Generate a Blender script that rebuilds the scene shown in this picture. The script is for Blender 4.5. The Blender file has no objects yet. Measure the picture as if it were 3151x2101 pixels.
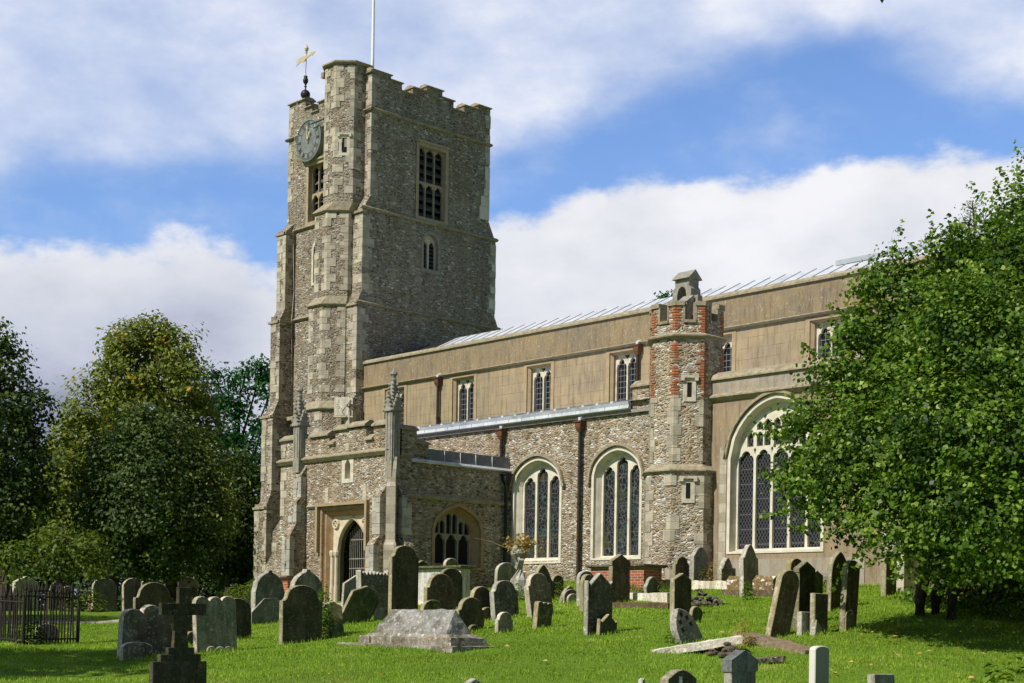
import bpy, math, random
import numpy as np
from mathutils import Vector, Matrix
from mathutils.geometry import tessellate_polygon
random.seed(7); RNG = np.random.default_rng(7)
C = bpy.context.scene.collection
SC = bpy.context.scene

# ------------------------------------------------------------------ camera
F_PX, TH, RO, HOR = 4607.0, 0.8134, 0.0165, 1914.0      # in pixels of the 3151 px wide photograph
FWD = np.array([-math.sin(TH), math.cos(TH), 0.0]); RGT = np.array([math.cos(TH), math.sin(TH), 0.0]); UP = np.array([0, 0, 1.0])
CAM = np.array([0.0, 0.0, 1.6])
cd = bpy.data.cameras.new("camera"); co = bpy.data.objects.new("camera", cd); C.objects.link(co); SC.camera = co
cr = Vector(math.cos(RO) * RGT + math.sin(RO) * UP); cu = Vector(math.cos(RO) * UP - math.sin(RO) * RGT); cb = -Vector(FWD)
mw = Matrix((cr, cu, cb)).transposed().to_4x4(); mw.translation = Vector(CAM); co.matrix_world = mw
cd.sensor_width = 36.0; cd.lens = F_PX / 3151 * 36; cd.shift_y = (HOR - 1050.5) / 3151
cd.clip_start = 0.1; cd.clip_end = 3000

# ------------------------------------------------------------------ sun, sky
SUN_EL, SUN_OFF = math.radians(45), math.radians(4)      # south, a touch west of square to the south wall
sd = Vector((-math.sin(SUN_OFF) * math.cos(SUN_EL), -math.cos(SUN_OFF) * math.cos(SUN_EL), math.sin(SUN_EL)))
sl = bpy.data.lights.new("sun", 'SUN'); so = bpy.data.objects.new("sun", sl); C.objects.link(so)
sl.energy = 5.0; sl.angle = math.radians(0.5); sl.color = (1.0, 0.95, 0.86)
so.rotation_euler = sd.to_track_quat('Z', 'Y').to_euler(); so.location = (0, -30, 40)
SC.view_settings.view_transform = 'Standard'; SC.view_settings.look = 'None'; SC.view_settings.gamma = 1.0
SC.view_settings.exposure = 0.0; SC.view_settings.use_curve_mapping = False
SC.cycles.max_bounces = 6; SC.cycles.transparent_max_bounces = 8; SC.cycles.diffuse_bounces = 3

class NT:
    """small node-graph writer"""
    def __init__(s, tree): s.t = tree
    def n(s, typ, ins=None, **props):
        nd = s.t.nodes.new(typ)
        for k, v in props.items(): setattr(nd, k, v)
        for k, v in (ins or {}).items():
            sk = nd.inputs[k]
            if isinstance(v, bpy.types.NodeSocket): s.t.links.new(v, sk)
            else:
                try: sk.default_value = v
                except Exception: sk.default_value = (*v, 1.0)
        return nd
    def m(s, op, a, b=0.0, c=0.0, clamp=False):
        return s.n('ShaderNodeMath', {0: a, 1: b, 2: c}, operation=op, use_clamp=clamp).outputs[0]
    def mix(s, f, a, b, blend='MIX'):
        nd = s.n('ShaderNodeMix', data_type='RGBA', blend_type=blend, clamp_factor=True)
        for i, v in ((0, f), (6, a), (7, b)):
            if isinstance(v, bpy.types.NodeSocket): s.t.links.new(v, nd.inputs[i])
            else: nd.inputs[i].default_value = v if i == 0 else ((*v, 1.0) if len(v) == 3 else v)
        return nd.outputs[2]
    def ramp(s, f, stops, interp='LINEAR'):
        nd = s.n('ShaderNodeValToRGB', {0: f}); cr_ = nd.color_ramp; cr_.interpolation = interp
        while len(cr_.elements) < len(stops): cr_.elements.new(0.5)
        for e, (p, c) in zip(cr_.elements, stops):
            e.position = p; e.color = (*c, 1.0) if not isinstance(c, (int, float)) else (c, c, c, 1.0)
        return nd.outputs[0]
    def noise(s, vec, scale, detail=4.0, rough=0.55, out=0):
        return s.n('ShaderNodeTexNoise', {'Vector': vec, 'Scale': scale, 'Detail': detail, 'Roughness': rough}).outputs[out]
    def sstep(s, x, a, b):
        return s.n('ShaderNodeMapRange', {0: x, 1: a, 2: b, 3: 0.0, 4: 1.0}, interpolation_type='SMOOTHSTEP').outputs[0]

def fcurve(nt, x, lo, hi, pts, vlo, vhi):
    """value of a polyline edge (points in real units) at x"""
    xi = nt.n('ShaderNodeMapRange', {0: x, 1: lo, 2: hi, 3: 0.0, 4: 1.0}).outputs[0]
    nd = nt.n('ShaderNodeFloatCurve', {1: xi}); cv = nd.mapping.curves[0]
    P = [((a - lo) / (hi - lo), (b - vlo) / (vhi - vlo)) for a, b in pts]
    cv.points[0].location = P[0]; cv.points[1].location = P[-1]
    for p in P[1:-1]: cv.points.new(*p)
    nd.mapping.update()
    return nt.n('ShaderNodeMapRange', {0: nd.outputs[0], 1: 0.0, 2: 1.0, 3: vlo, 4: vhi}).outputs[0]

def build_world():
    w = bpy.data.worlds.new("World"); SC.world = w; w.use_nodes = True
    w.node_tree.nodes.clear(); g = NT(w.node_tree)
    dirv = g.n('ShaderNodeTexCoord').outputs['Generated']
    sky = g.n('ShaderNodeTexSky', sky_type='NISHITA', sun_disc=False, sun_elevation=SUN_EL,
              sun_rotation=math.pi + SUN_OFF, altitude=50, air_density=1.0, dust_density=0.6, ozone_density=2.0)
    blue = g.mix(1.0, sky.outputs[0], (1.62, 1.76, 2.06), 'MULTIPLY')
    dx = g.n('ShaderNodeVectorMath', {0: dirv, 1: tuple(RGT)}, operation='DOT_PRODUCT').outputs['Value']
    df = g.n('ShaderNodeVectorMath', {0: dirv, 1: tuple(FWD)}, operation='DOT_PRODUCT').outputs['Value']
    dz = g.n('ShaderNodeVectorMath', {0: dirv, 1: (0, 0, 1)}, operation='DOT_PRODUCT').outputs['Value']
    az = g.m('ARCTAN2', dx, df)
    hyp = g.m('SQRT', g.m('ADD', g.m('MULTIPLY', dx, dx), g.m('MULTIPLY', df, df)))
    el = g.m('ARCTAN2', dz, hyp)
    def P(x, y):  # photo position (2352 px wide copy) to compass/elevation angles
        u = (x - 1176) / 3439; v = (1429 - y) / 3439 + .0165 * u
        return math.atan(u), math.atan(v / math.sqrt(1 + u * u))
    lowtop = [P(-900, 560), P(0, 540), P(250, 532), P(480, 515), P(640, 600), P(900, 590), P(1130, 480), P(1300, 425), P(1500, 398), P(1900, 388), P(2080, 350), P(2352, 312), P(3200, 300)]
    upbot = [P(-900, 480), P(0, 418), P(150, 405), P(400, 385), P(640, 350), P(900, 330), P(1150, 330), P(1400, 270), P(1600, 205), P(1760, 140), P(1900, 120), P(2100, 190), P(2352, 230), P(3200, 250)]
    e1 = fcurve(g, az, -0.55, 0.55, lowtop, 0.0, 0.5)
    e2 = fcurve(g, az, -0.55, 0.55, upbot, 0.0, 0.5)
    sv = g.n('ShaderNodeMapping', {'Vector': dirv, 'Scale': (1, 1, 1.9)}).outputs[0]
    n1 = g.noise(sv, 9.0, 9.0, 0.58); n2 = g.noise(sv, 4.0, 7.0, 0.55); n3 = g.noise(sv, 22.0, 6.0, 0.6)
    c1 = g.m('SUBTRACT', n1, 0.5); c2 = g.m('SUBTRACT', n2, 0.5); c3 = g.m('SUBTRACT', n3, 0.5)
    # lower bank of cumulus: firm, billowy top edge
    d1 = g.m('ADD', g.m('SUBTRACT', e1, el), g.m('ADD', g.m('MULTIPLY', c1, 0.085), g.m('MULTIPLY', c3, 0.035)))
    m1 = g.sstep(d1, -0.006, 0.014)
    # upper veil: soft lower edge
    d2 = g.m('ADD', g.m('SUBTRACT', el, e2), g.m('ADD', g.m('MULTIPLY', c2, 0.10), g.m('MULTIPLY', c1, 0.05)))
    m2 = g.m('MULTIPLY', g.sstep(d2, -0.016, 0.030), g.m('ADD', 0.86, g.m('MULTIPLY', c1, 1.1), clamp=True))
    wisps = g.m('MULTIPLY', g.sstep(g.m('ADD', n2, g.m('MULTIPLY', c3, 0.3)), 0.46, 0.78), 0.55)
    # unseen rest of the sky: broken cloud, dimmed and warmed to deepen the shade
    away = g.m('MAXIMUM', g.sstep(g.m('ABSOLUTE', az), 0.45, 0.75), g.sstep(el, 0.50, 0.70))
    m3 = g.m('MULTIPLY', g.sstep(n2, 0.52, 0.66), 0.5)
    veil = g.m('MAXIMUM', m2, wisps)
    veil = g.m('ADD', g.m('MULTIPLY', veil, g.m('SUBTRACT', 1.0, away)), g.m('MULTIPLY', m3, away))
    dep = g.m('SUBTRACT', e1, el)
    lum = g.m('ADD', g.m('ADD', 0.88, g.m('MULTIPLY', c1, 0.75)), g.m('ADD', g.m('MULTIPLY', c2, 0.9), g.m('MULTIPLY', dep, g.m('ADD', -2.2, g.m('MULTIPLY', az, 15.0)))))
    lowcol = g.ramp(lum, [(0.10, (3.2, 3.6, 5.1)), (0.40, (6.4, 6.8, 8.2)), (0.66, (8.4, 8.7, 9.6)), (0.95, (10.8, 10.8, 11.2))])
    upcol = g.ramp(g.m('ADD', n1, g.m('MULTIPLY', c3, 0.45)), [(0.28, (6.9, 7.9, 10.3)), (0.5, (8.4, 9.1, 10.9)), (0.72, (10.2, 10.5, 11.4))])
    blue = g.mix(1.0, blue, (0.90, 0.96, 1.02), 'MULTIPLY'); blue = g.mix(away, blue, (0.52, 0.50, 0.45), 'MULTIPLY')
    col = g.mix(veil, blue, g.mix(away, upcol, (0.46, 0.44, 0.41), 'MULTIPLY'))
    col = g.mix(g.m('MULTIPLY', m1, g.m('SUBTRACT', 1.0, away)), col, lowcol)
    bg = g.n('ShaderNodeBackground', {'Color': col, 'Strength': 0.085})
    out = g.n('ShaderNodeOutputWorld', {'Surface': bg.outputs[0]})
build_world()

# ------------------------------------------------------------------ pixel <-> ground helpers
CROPS = dict(z6=(780, 130, 2.751), z8=(780, 1150, 2.4125), g2=(0, 1600, 2.94), g3=(700, 1600, 2.94), g4=(1400, 1600, 2.94),
             g5=(2000, 1600, 2.0434), h4=(2320, 1660, 4.9), D=(0, 0, 1 / 1.33971), y7=(2450, 1450, 2.408), f0=(0, 1780, 6.819), p=(0, 0, 1.0))
def src(z, x, y):
    a, b, k = CROPS[z]; return a + x / k, b + y / k
def ray(px, py):
    ox, oy = px - 1575.5, HOR - py; c, s = math.cos(RO), math.sin(RO)
    return FWD + (c * ox - s * oy) / F_PX * RGT + (s * ox + c * oy) / F_PX * UP
def dep(px, py, d): return CAM + d * ray(px, py)
KU = ([-0.45, -0.27, -0.12, 0.0, 0.10, 0.15, 0.22, 0.4], [0.042, 0.045, 0.062, 0.085, 0.100, 0.108, 0.120, 0.135])
def ground_z(x, y):
    x = np.asarray(x, float); y = np.asarray(y, float)
    d = x * FWD[0] + y * FWD[1]; r = x * RGT[0] + y * RGT[1]
    u = np.clip(r / np.maximum(d, 6.0), -0.45, 0.4)
    k = np.interp(u, *KU); dd = np.clip(d - 20, 0, 27)
    z = 0.46 + dd * k - 0.025 * np.clip(20 - d, 0, 60) + 0.004 * np.clip(d - 47, 0, 300)
    return z + 0.035 * np.sin(x * 1.1 + 0.6 * y) * np.sin(0.9 * y - 0.3 * x) + 0.02 * np.sin(2.3 * x - 1.7 * y)
def hit(px, py):
    r = ray(px, py); lo = 8.0
    for i in range(1, 2400):
        d = 8 + i * 0.05; p = CAM + d * r
        if p[2] <= ground_z(p[0], p[1]): return p, d
    return CAM + 60 * r, 60.0

# ------------------------------------------------------------------ mesh helpers
def tagit(o, label=None, cat=None, group=None, kind=None):
    for k, v in (('label', label), ('category', cat), ('group', group), ('kind', kind)):
        if v: o[k] = v
    return o
def thing(name, loc, label, cat, group=None, rot=(0, 0, 0)):
    o = bpy.data.objects.new(name, None); C.objects.link(o); o.location = loc; o.rotation_euler = rot
    o.empty_display_size = 0.2
    return tagit(o, label, cat, group)
def world_loc(o):
    v = Vector((0, 0, 0))
    while o is not None: v = v + o.location; o = o.parent
    return v

class MB:
    def __init__(s): s.v = []; s.f = []; s.mi = []
    def add(s, vs, fs, mi=0):
        b = len(s.v); s.v.extend([tuple(map(float, p)) for p in vs])
        s.f.extend([tuple(i + b for i in f) for f in fs]); s.mi.extend([mi] * len(fs)); return s
    def hexa(s, p, mi=0):   # 8 points: bottom 4 ccw, top 4 ccw
        return s.add(p, [(3, 2, 1, 0), (4, 5, 6, 7), (0, 1, 5, 4), (1, 2, 6, 5), (2, 3, 7, 6), (3, 0, 4, 7)], mi)
    def box(s, x0, x1, y0, y1, z0, z1, mi=0):
        return s.hexa([(x0, y0, z0), (x1, y0, z0), (x1, y1, z0), (x0, y1, z0), (x0, y0, z1), (x1, y0, z1), (x1, y1, z1), (x0, y1, z1)], mi)
    def loft(s, loops, mi=0, cap0=True, cap1=True, closed=True):
        n = len(loops[0]); vs = [p for l in loops for p in l]; fs = []
        for k in range(len(loops) - 1):
            for i in range(n if closed else n - 1):
                j = (i + 1) % n; a = k * n
                fs.append((a + i, a + j, a + n + j, a + n + i))
        s.add(vs, fs, mi)
        for flag, l in ((cap0, loops[0]), (cap1, loops[-1])):
            if flag: s.poly(l, mi)
        return s
    def poly(s, pts, mi=0, holes=()):
        """planar polygon with holes, triangulated"""
        P = [Vector(p) for p in pts]
        nrm = Vector((0, 0, 0))
        for a, b in zip(P, P[1:] + P[:1]): nrm += a.cross(b)
        if nrm.length < 1e-9: return s
        nrm.normalize(); q = nrm.rotation_difference(Vector((0, 0, 1)))
        loops = [P] + [[Vector(p) for p in h] for h in holes]
        flat = [p for l in loops for p in l]
        loops2 = []
        for l in loops:
            l2 = [q @ p for p in l]
            for p in l2: p.z = 0
            loops2.append(l2)
        tris = tessellate_polygon(loops2)
        return s.add(flat, [tuple(t) for t in tris], mi)
    def ext(s, poly, axis, a0, a1, mi=0):
        """extrude a 2D polygon along an axis. axis x: poly in (y,z); y: (x,z); z: (x,y)"""
        def mk(p, a): return {'x': (a, p[0], p[1]), 'y': (p[0], a, p[1]), 'z': (p[0], p[1], a)}[axis]
        return s.loft([[mk(p, a0) for p in poly], [mk(p, a1) for p in poly]], mi)
    def tube(s, pts, r, n=6, mi=0, cap=True):
        rs = r if hasattr(r, '__len__') else [r] * len(pts); loops = []
        pts = [Vector(p) for p in pts]
        for i, p in enumerate(pts):
            t = (pts[min(i + 1, len(pts) - 1)] - pts[max(i - 1, 0)]).normalized()
            a = t.cross(Vector((0, 0, 1)));
            if a.length < 1e-3: a = t.cross(Vector((1, 0, 0)))
            a.normalize(); b = t.cross(a)
            loops.append([p + rs[i] * (math.cos(2 * math.pi * k / n) * a + math.sin(2 * math.pi * k / n) * b) for k in range(n)])
        return s.loft(loops, mi, cap, cap)
    def lathe(s, prof, c, n=16, mi=0):
        return s.loft([[(c[0] + r * math.cos(2 * math.pi * k / n), c[1] + r * math.sin(2 * math.pi * k / n), c[2] + z) for k in range(n)] for r, z in prof], mi)
    def build(s, name, mats, parent=None, smooth=False, label=None, origin=None, **kw):
        me = bpy.data.meshes.new(name)
        L = Vector(origin) if origin is not None else (world_loc(parent) if parent else Vector((0, 0, 0)))
        me.from_pydata([(a - L.x, b - L.y, c - L.z) for a, b, c in s.v], [], s.f)
        mats = mats if isinstance(mats, (list, tuple)) else [mats]
        for m in mats: me.materials.append(m)
        if len(mats) > 1: me.polygons.foreach_set('material_index', s.mi)
        if smooth: me.polygons.foreach_set('use_smooth', [True] * len(me.polygons))
        me.update()
        o = bpy.data.objects.new(name, me); C.objects.link(o)
        if parent: o.parent = parent
        elif origin is not None: o.location = L
        return tagit(o, label, **kw)

class Plane:
    """wall frame: s along the wall, t up, depth into the wall"""
    def __init__(f, o, ux, n): f.o = Vector(o); f.ux = Vector(ux); f.n = Vector(n)
    def P(f, s, t, d=0.0): return f.o + f.ux * s + Vector((0, 0, t)) - f.n * d
    def L(f, loop, d=0.0): return [f.P(s, t, d) for s, t in loop]
def south(y): return Plane((0, y, 0), (1, 0, 0), (0, -1, 0))
def east(x): return Plane((x, 0, 0), (0, 1, 0), (1, 0, 0))

def arch(x0, x1, zb, zs, za, n=9, kind='four'):
    """opening outline: sill, jambs, arched head"""
    cx, w, h = (x0 + x1) / 2, (x1 - x0) / 2, za - zs; pts = [(x0, zb), (x1, zb)]
    for i in range(2 * n + 1):
        t = 1 - i / n
        if kind == 'four': z = (1 - abs(t) ** 1.95) ** 0.56; z = z * 0.94 + 0.06 * (1 - abs(t))
        elif kind == 'two': z = math.sqrt(max(0, 4 - (1 + abs(t)) ** 2)) / math.sqrt(3)
        else: z = math.sqrt(max(0, 1 - t * t))
        pts.append((cx + w * t, zs + h * z))
    return pts
def light(x0, x1, zb, zs, k=0.24, tall=1.0, n=24):
    """a window light with a cusped head"""
    cx, w = (x0 + x1) / 2, (x1 - x0) / 2; pts = [(x0, zb), (x1, zb)]
    for i in range(n + 1):
        a = math.pi * i / n; r = 1 - k * (1 - abs(math.cos(2 * a)) ** 0.38)
        pts.append((cx + w * r * math.cos(a), zs + w * tall * r * math.sin(a) * (1 + 0.12 * math.sin(a) ** 8)))
    return pts
def rect(x0, x1, z0, z1): return [(x0, z0), (x1, z0), (x1, z1), (x0, z1)]
def wall(m, fr, outer, holes=(), d=0.0, reveal=0.0, mi=0):
    m.poly(fr.L(outer, d), mi, [fr.L(h, d) for h in holes])
    if reveal:
        for h in holes: m.loft([fr.L(h, d), fr.L(h, d + reveal)], mi, False, False)
    return m
def octa(cx, cy, r):
    a = r * math.tan(math.pi / 8)
    return [(cx - a, cy - r), (cx + a, cy - r), (cx + r, cy - a), (cx + r, cy + a), (cx + a, cy + r), (cx - a, cy + r), (cx - r, cy + a), (cx - r, cy - a)]
def lev(pts, z): return [(x, y, z) for x, y in pts]
def quoin(m, c, da, db, la, lb, z0, z1, e=0.014, t=0.08, mi=0):
    """an L-shaped corner stone standing just proud of both wall faces"""
    c, da, db = Vector(c), Vector(da).normalized(), Vector(db).normalized()
    bis = (da + db).normalized(); sn = abs(da.x * db.y - da.y * db.x); half = math.acos(max(-1, min(1, da.dot(db)))) / 2
    k = 1 / math.sin(half)
    na = Vector((-da.y, da.x)); nb = Vector((-db.y, db.x))
    if na.dot(bis) > 0: na = -na
    if nb.dot(bis) > 0: nb = -nb
    pts = [c + da * la + na * e, c - bis * e * k, c + db * lb + nb * e, c + db * lb - nb * t, c + bis * t * k * 0.7, c + da * la - na * t]
    m.ext([(p.x, p.y) for p in pts], 'z', z0, z1, mi)
def quoins(m, c, da, db, z0, z1, long=0.42, short=0.24, h=0.30, jit=0.08, gap=0.012, skip=0.22):
    z = z0; k = random.randint(0, 1)
    while z < z1 - 0.08:
        hh = min(h * random.uniform(0.75, 1.2), z1 - z)
        a, b = (long, short) if k % 2 else (short, long)
        if skip and random.random() < skip: z += hh; k += 1; continue
        quoin(m, c, da, db, a + random.uniform(-jit, jit), b + random.uniform(-jit, jit), z, z + hh - gap, e=0.012 + random.uniform(0, 0.012))
        z += hh; k += 1

# ------------------------------------------------------------------ materials
def newmat(name):
    m = bpy.data.materials.new(name); m.use_nodes = True; m.node_tree.nodes.clear(); g = NT(m.node_tree)
    return m, g, g.n('ShaderNodeTexCoord').outputs['Object']
def finish(m, g, col, rough=0.85, bump=None, bstr=0.5, bdist=0.03, spec=0.3, metal=0.0):
    ins = {'Base Color': col, 'Roughness': rough, 'Specular IOR Level': spec, 'Metallic': metal}
    if bump is not None: ins['Normal'] = g.n('ShaderNodeBump', {'Height': bump, 'Strength': bstr, 'Distance': bdist}).outputs[0]
    b = g.n('ShaderNodeBsdfPrincipled', ins); g.n('ShaderNodeOutputMaterial', {'Surface': b.outputs[0]}); return m
def flint(name, sc, stops, mortar, mw_=0.07, tint=(0.62, 0.52, 0.38), stain=0.5, bd=0.05):
    m, g, oc = newmat(name)
    warp = g.n('ShaderNodeVectorMath', {0: g.noise(oc, 6.0, 2.0, out=1), 1: (0.10, 0.10, 0.07)}, operation='MULTIPLY').outputs[0]
    v = g.n('ShaderNodeVectorMath', {0: oc, 1: warp}, operation='ADD').outputs[0]
    v = g.n('ShaderNodeMapping', {'Vector': v, 'Scale': (sc * .85, sc * .85, sc * 2.0)}).outputs[0]
    vo = g.n('ShaderNodeTexVoronoi', {'Vector': v, 'Scale': 1.0, 'Randomness': 0.95})
    ed = g.n('ShaderNodeTexVoronoi', {'Vector': v, 'Scale': 1.0, 'Randomness': 0.95}, feature='DISTANCE_TO_EDGE').outputs['Distance']
    rnd = g.n('ShaderNodeSeparateColor', {0: vo.outputs['Color']}).outputs[0]
    col = g.ramp(rnd, stops)
    fine = g.noise(oc, 45.0, 3.0)
    col = g.mix(0.5, col, g.ramp(fine, [(0.3, 0.35), (0.7, 1.4)]), 'MULTIPLY')
    mm = g.m('SUBTRACT', 1.0, g.sstep(g.m('ADD', ed, g.m('MULTIPLY', g.m('SUBTRACT', fine, 0.5), 0.10)), mw_ * 0.4, mw_ * 1.6))
    col = g.mix(g.m('MULTIPLY', mm, 0.85), col, mortar)
    big = g.noise(oc, 0.55, 5.0, 0.6)
    col = g.mix(g.m('MULTIPLY', g.sstep(big, 0.45, 0.72), stain), col, tint, 'MULTIPLY')
    big2 = g.noise(g.n('ShaderNodeMapping', {'Vector': oc, 'Scale': (1.6, 1.6, 0.35)}).outputs[0], 1.3, 4.0, 0.6)
    col = g.mix(0.6, col, g.ramp(big2, [(0.3, 0.55), (0.68, 1.22)]), 'MULTIPLY')
    h = g.m('ADD', g.m('MULTIPLY', g.sstep(ed, 0.0, 0.30), 1.0), g.m('MULTIPLY', fine, 0.35))
    return finish(m, g, col, 0.75, h, 0.9, bd)
AISLE_STOPS = [(0.0, (0.10, 0.075, 0.05)), (0.13, (0.36, 0.24, 0.12)), (0.30, (0.47, 0.37, 0.23)), (0.48, (0.55, 0.47, 0.345)), (0.63, (0.30, 0.225, 0.14)), (0.75, (0.60, 0.545, 0.44)), (0.86, (0.72, 0.69, 0.62)), (0.94, (0.86, 0.84, 0.80)), (1.0, (0.10, 0.095, 0.10))]
TOWER_STOPS = [(0.0, (0.055, 0.045, 0.035)), (0.12, (0.22, 0.155, 0.085)), (0.33, (0.35, 0.28, 0.175)), (0.52, (0.43, 0.375, 0.275)), (0.66, (0.24, 0.175, 0.10)), (0.80, (0.50, 0.45, 0.36)), (0.89, (0.09, 0.08, 0.08)), (0.94, (0.66, 0.64, 0.59)), (1.0, (0.80, 0.78, 0.74))]
def ashlar(name, base, bw=0.42, bh=0.27, var=0.25, mortar=(0.33, 0.29, 0.23), lich=0.5):
    m, g, oc = newmat(name)
    sx = g.n('ShaderNodeSeparateXYZ', {0: oc})
    v = g.n('ShaderNodeCombineXYZ', {0: g.m('ADD', sx.outputs[0], sx.outputs[1]), 1: sx.outputs[2]}).outputs[0]
    bt = g.n('ShaderNodeTexBrick', {'Vector': v, 'Color1': (0.55, 0.55, 0.55, 1), 'Color2': (1.0, 1.0, 1.0, 1), 'Mortar': (0.5, 0.5, 0.5, 1), 'Scale': 1.0, 'Mortar Size': 0.006, 'Mortar Smooth': 0.3, 'Brick Width': bw, 'Row Height': bh})
    val = g.ramp(g.n('ShaderNodeSeparateColor', {0: bt.outputs[0]}).outputs[0], [(0.5, 1 - var), (1.0, 1 + var * 0.4)])
    col = g.mix(1.0, base, val, 'MULTIPLY')
    n1 = g.noise(oc, 3.2, 6.0, 0.65); n2 = g.noise(oc, 26.0, 4.0, 0.6)
    col = g.mix(0.75, col, g.ramp(n1, [(0.28, 0.55), (0.5, 0.95), (0.75, 1.15)]), 'MULTIPLY')
    col = g.mix(g.m('MULTIPLY', g.sstep(n2, 0.55, 0.75), lich), col, (0.62, 0.60, 0.52))
    col = g.mix(g.m('MULTIPLY', g.sstep(g.noise(oc, 1.7, 5.0, 0.7), 0.58, 0.75), 0.55), col, (0.30, 0.20, 0.09))
    col = g.mix(g.m('MULTIPLY', bt.outputs['Fac'], 0.7), col, mortar)
    h = g.m('ADD', g.m('MULTIPLY', bt.outputs['Fac'], -0.6), g.m('ADD', g.m('MULTIPLY', n2, 0.5), n1))
    return finish(m, g, col, 0.85, h, 0.55, 0.02)
def render_wall(name, base, patch, lines=True, streak=0.5, spot=0.0):
    m, g, oc = newmat(name)
    sx = g.n('ShaderNodeSeparateXYZ', {0: oc})
    v = g.n('ShaderNodeCombineXYZ', {0: g.m('ADD', sx.outputs[0], sx.outputs[1]), 1: g.m('ADD', sx.outputs[2], 0.1)}).outputs[0]
    n1 = g.noise(oc, 0.9, 6.0, 0.62); n2 = g.noise(oc, 30.0, 4.0, 0.6)
    st = g.noise(g.n('ShaderNodeMapping', {'Vector': oc, 'Scale': (5, 5, 0.7)}).outputs[0], 1.6, 5.0, 0.65)
    col = g.mix(g.sstep(n1, 0.36, 0.66), base, patch)
    col = g.mix(streak, col, g.ramp(st, [(0.3, 0.58), (0.5, 1.0), (0.72, 1.2)]), 'MULTIPLY')
    col = g.mix(0.35, col, g.ramp(n2, [(0.3, 0.75), (0.7, 1.2)]), 'MULTIPLY')
    if spot:
        sp = g.noise(g.n('ShaderNodeMapping', {'Vector': oc, 'Scale': (5, 5, 2.6)}).outputs[0], 3.0, 8.0, 0.8)
        col = g.mix(g.m('MULTIPLY', g.sstep(sp, 0.55, 0.66), spot), col, (0.66, 0.63, 0.57))
        col = g.mix(g.m('MULTIPLY', g.sstep(g.noise(oc, 2.2, 6.0, 0.7), 0.52, 0.68), 0.6), col, (0.30, 0.20, 0.08))
    h = g.m('ADD', g.m('MULTIPLY', n2, 0.6), n1)
    if lines:
        bt = g.n('ShaderNodeTexBrick', {'Vector': v, 'Scale': 1.0, 'Mortar Size': 0.007, 'Mortar Smooth': 0.2, 'Brick Width': 0.74, 'Row Height': 0.345})
        col = g.mix(g.m('MULTIPLY', bt.outputs['Fac'], g.sstep(g.noise(oc, 2.5, 3.0), 0.34, 0.6)), col, (0.17, 0.12, 0.06))
        h = g.m('SUBTRACT', h, bt.outputs['Fac'])
    return finish(m, g, col, 0.9, h, 0.3, 0.015)
def brick(name, c1, c2, bw=0.225, bh=0.075):
    m, g, oc = newmat(name); sx = g.n('ShaderNodeSeparateXYZ', {0: oc})
    v = g.n('ShaderNodeCombineXYZ', {0: g.m('ADD', sx.outputs[0], sx.outputs[1]), 1: sx.outputs[2]}).outputs[0]
    bt = g.n('ShaderNodeTexBrick', {'Vector': v, 'Color1': (*c1, 1), 'Color2': (*c2, 1), 'Mortar': (0.45, 0.38, 0.30, 1), 'Scale': 1.0, 'Mortar Size': 0.008, 'Mortar Smooth': 0.2, 'Brick Width': bw, 'Row Height': bh})
    n = g.noise(oc, 14.0, 5.0, 0.65)
    col = g.mix(0.7, bt.outputs[0], g.ramp(n, [(0.28, 0.5), (0.7, 1.25)]), 'MULTIPLY')
    return finish(m, g, col, 0.85, g.m('SUBTRACT', n, bt.outputs['Fac']), 0.6, 0.012)
def plain(name, col, rough=0.7, var=0.35, sc=8.0, metal=0.0, spec=0.3, alt=None, altlo=0.52, bs=0.3):
    m, g, oc = newmat(name); n = g.noise(oc, sc, 6.0, 0.65)
    c = g.mix(1.0, col, g.ramp(n, [(0.25, 1 - var), (0.75, 1 + var)]), 'MULTIPLY')
    if alt: c = g.mix(g.sstep(g.noise(oc, sc * 0.6, 6.0, 0.7), altlo, altlo + 0.14), c, alt)
    return finish(m, g, c, rough, n, bs, 0.012, spec, metal)
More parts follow.
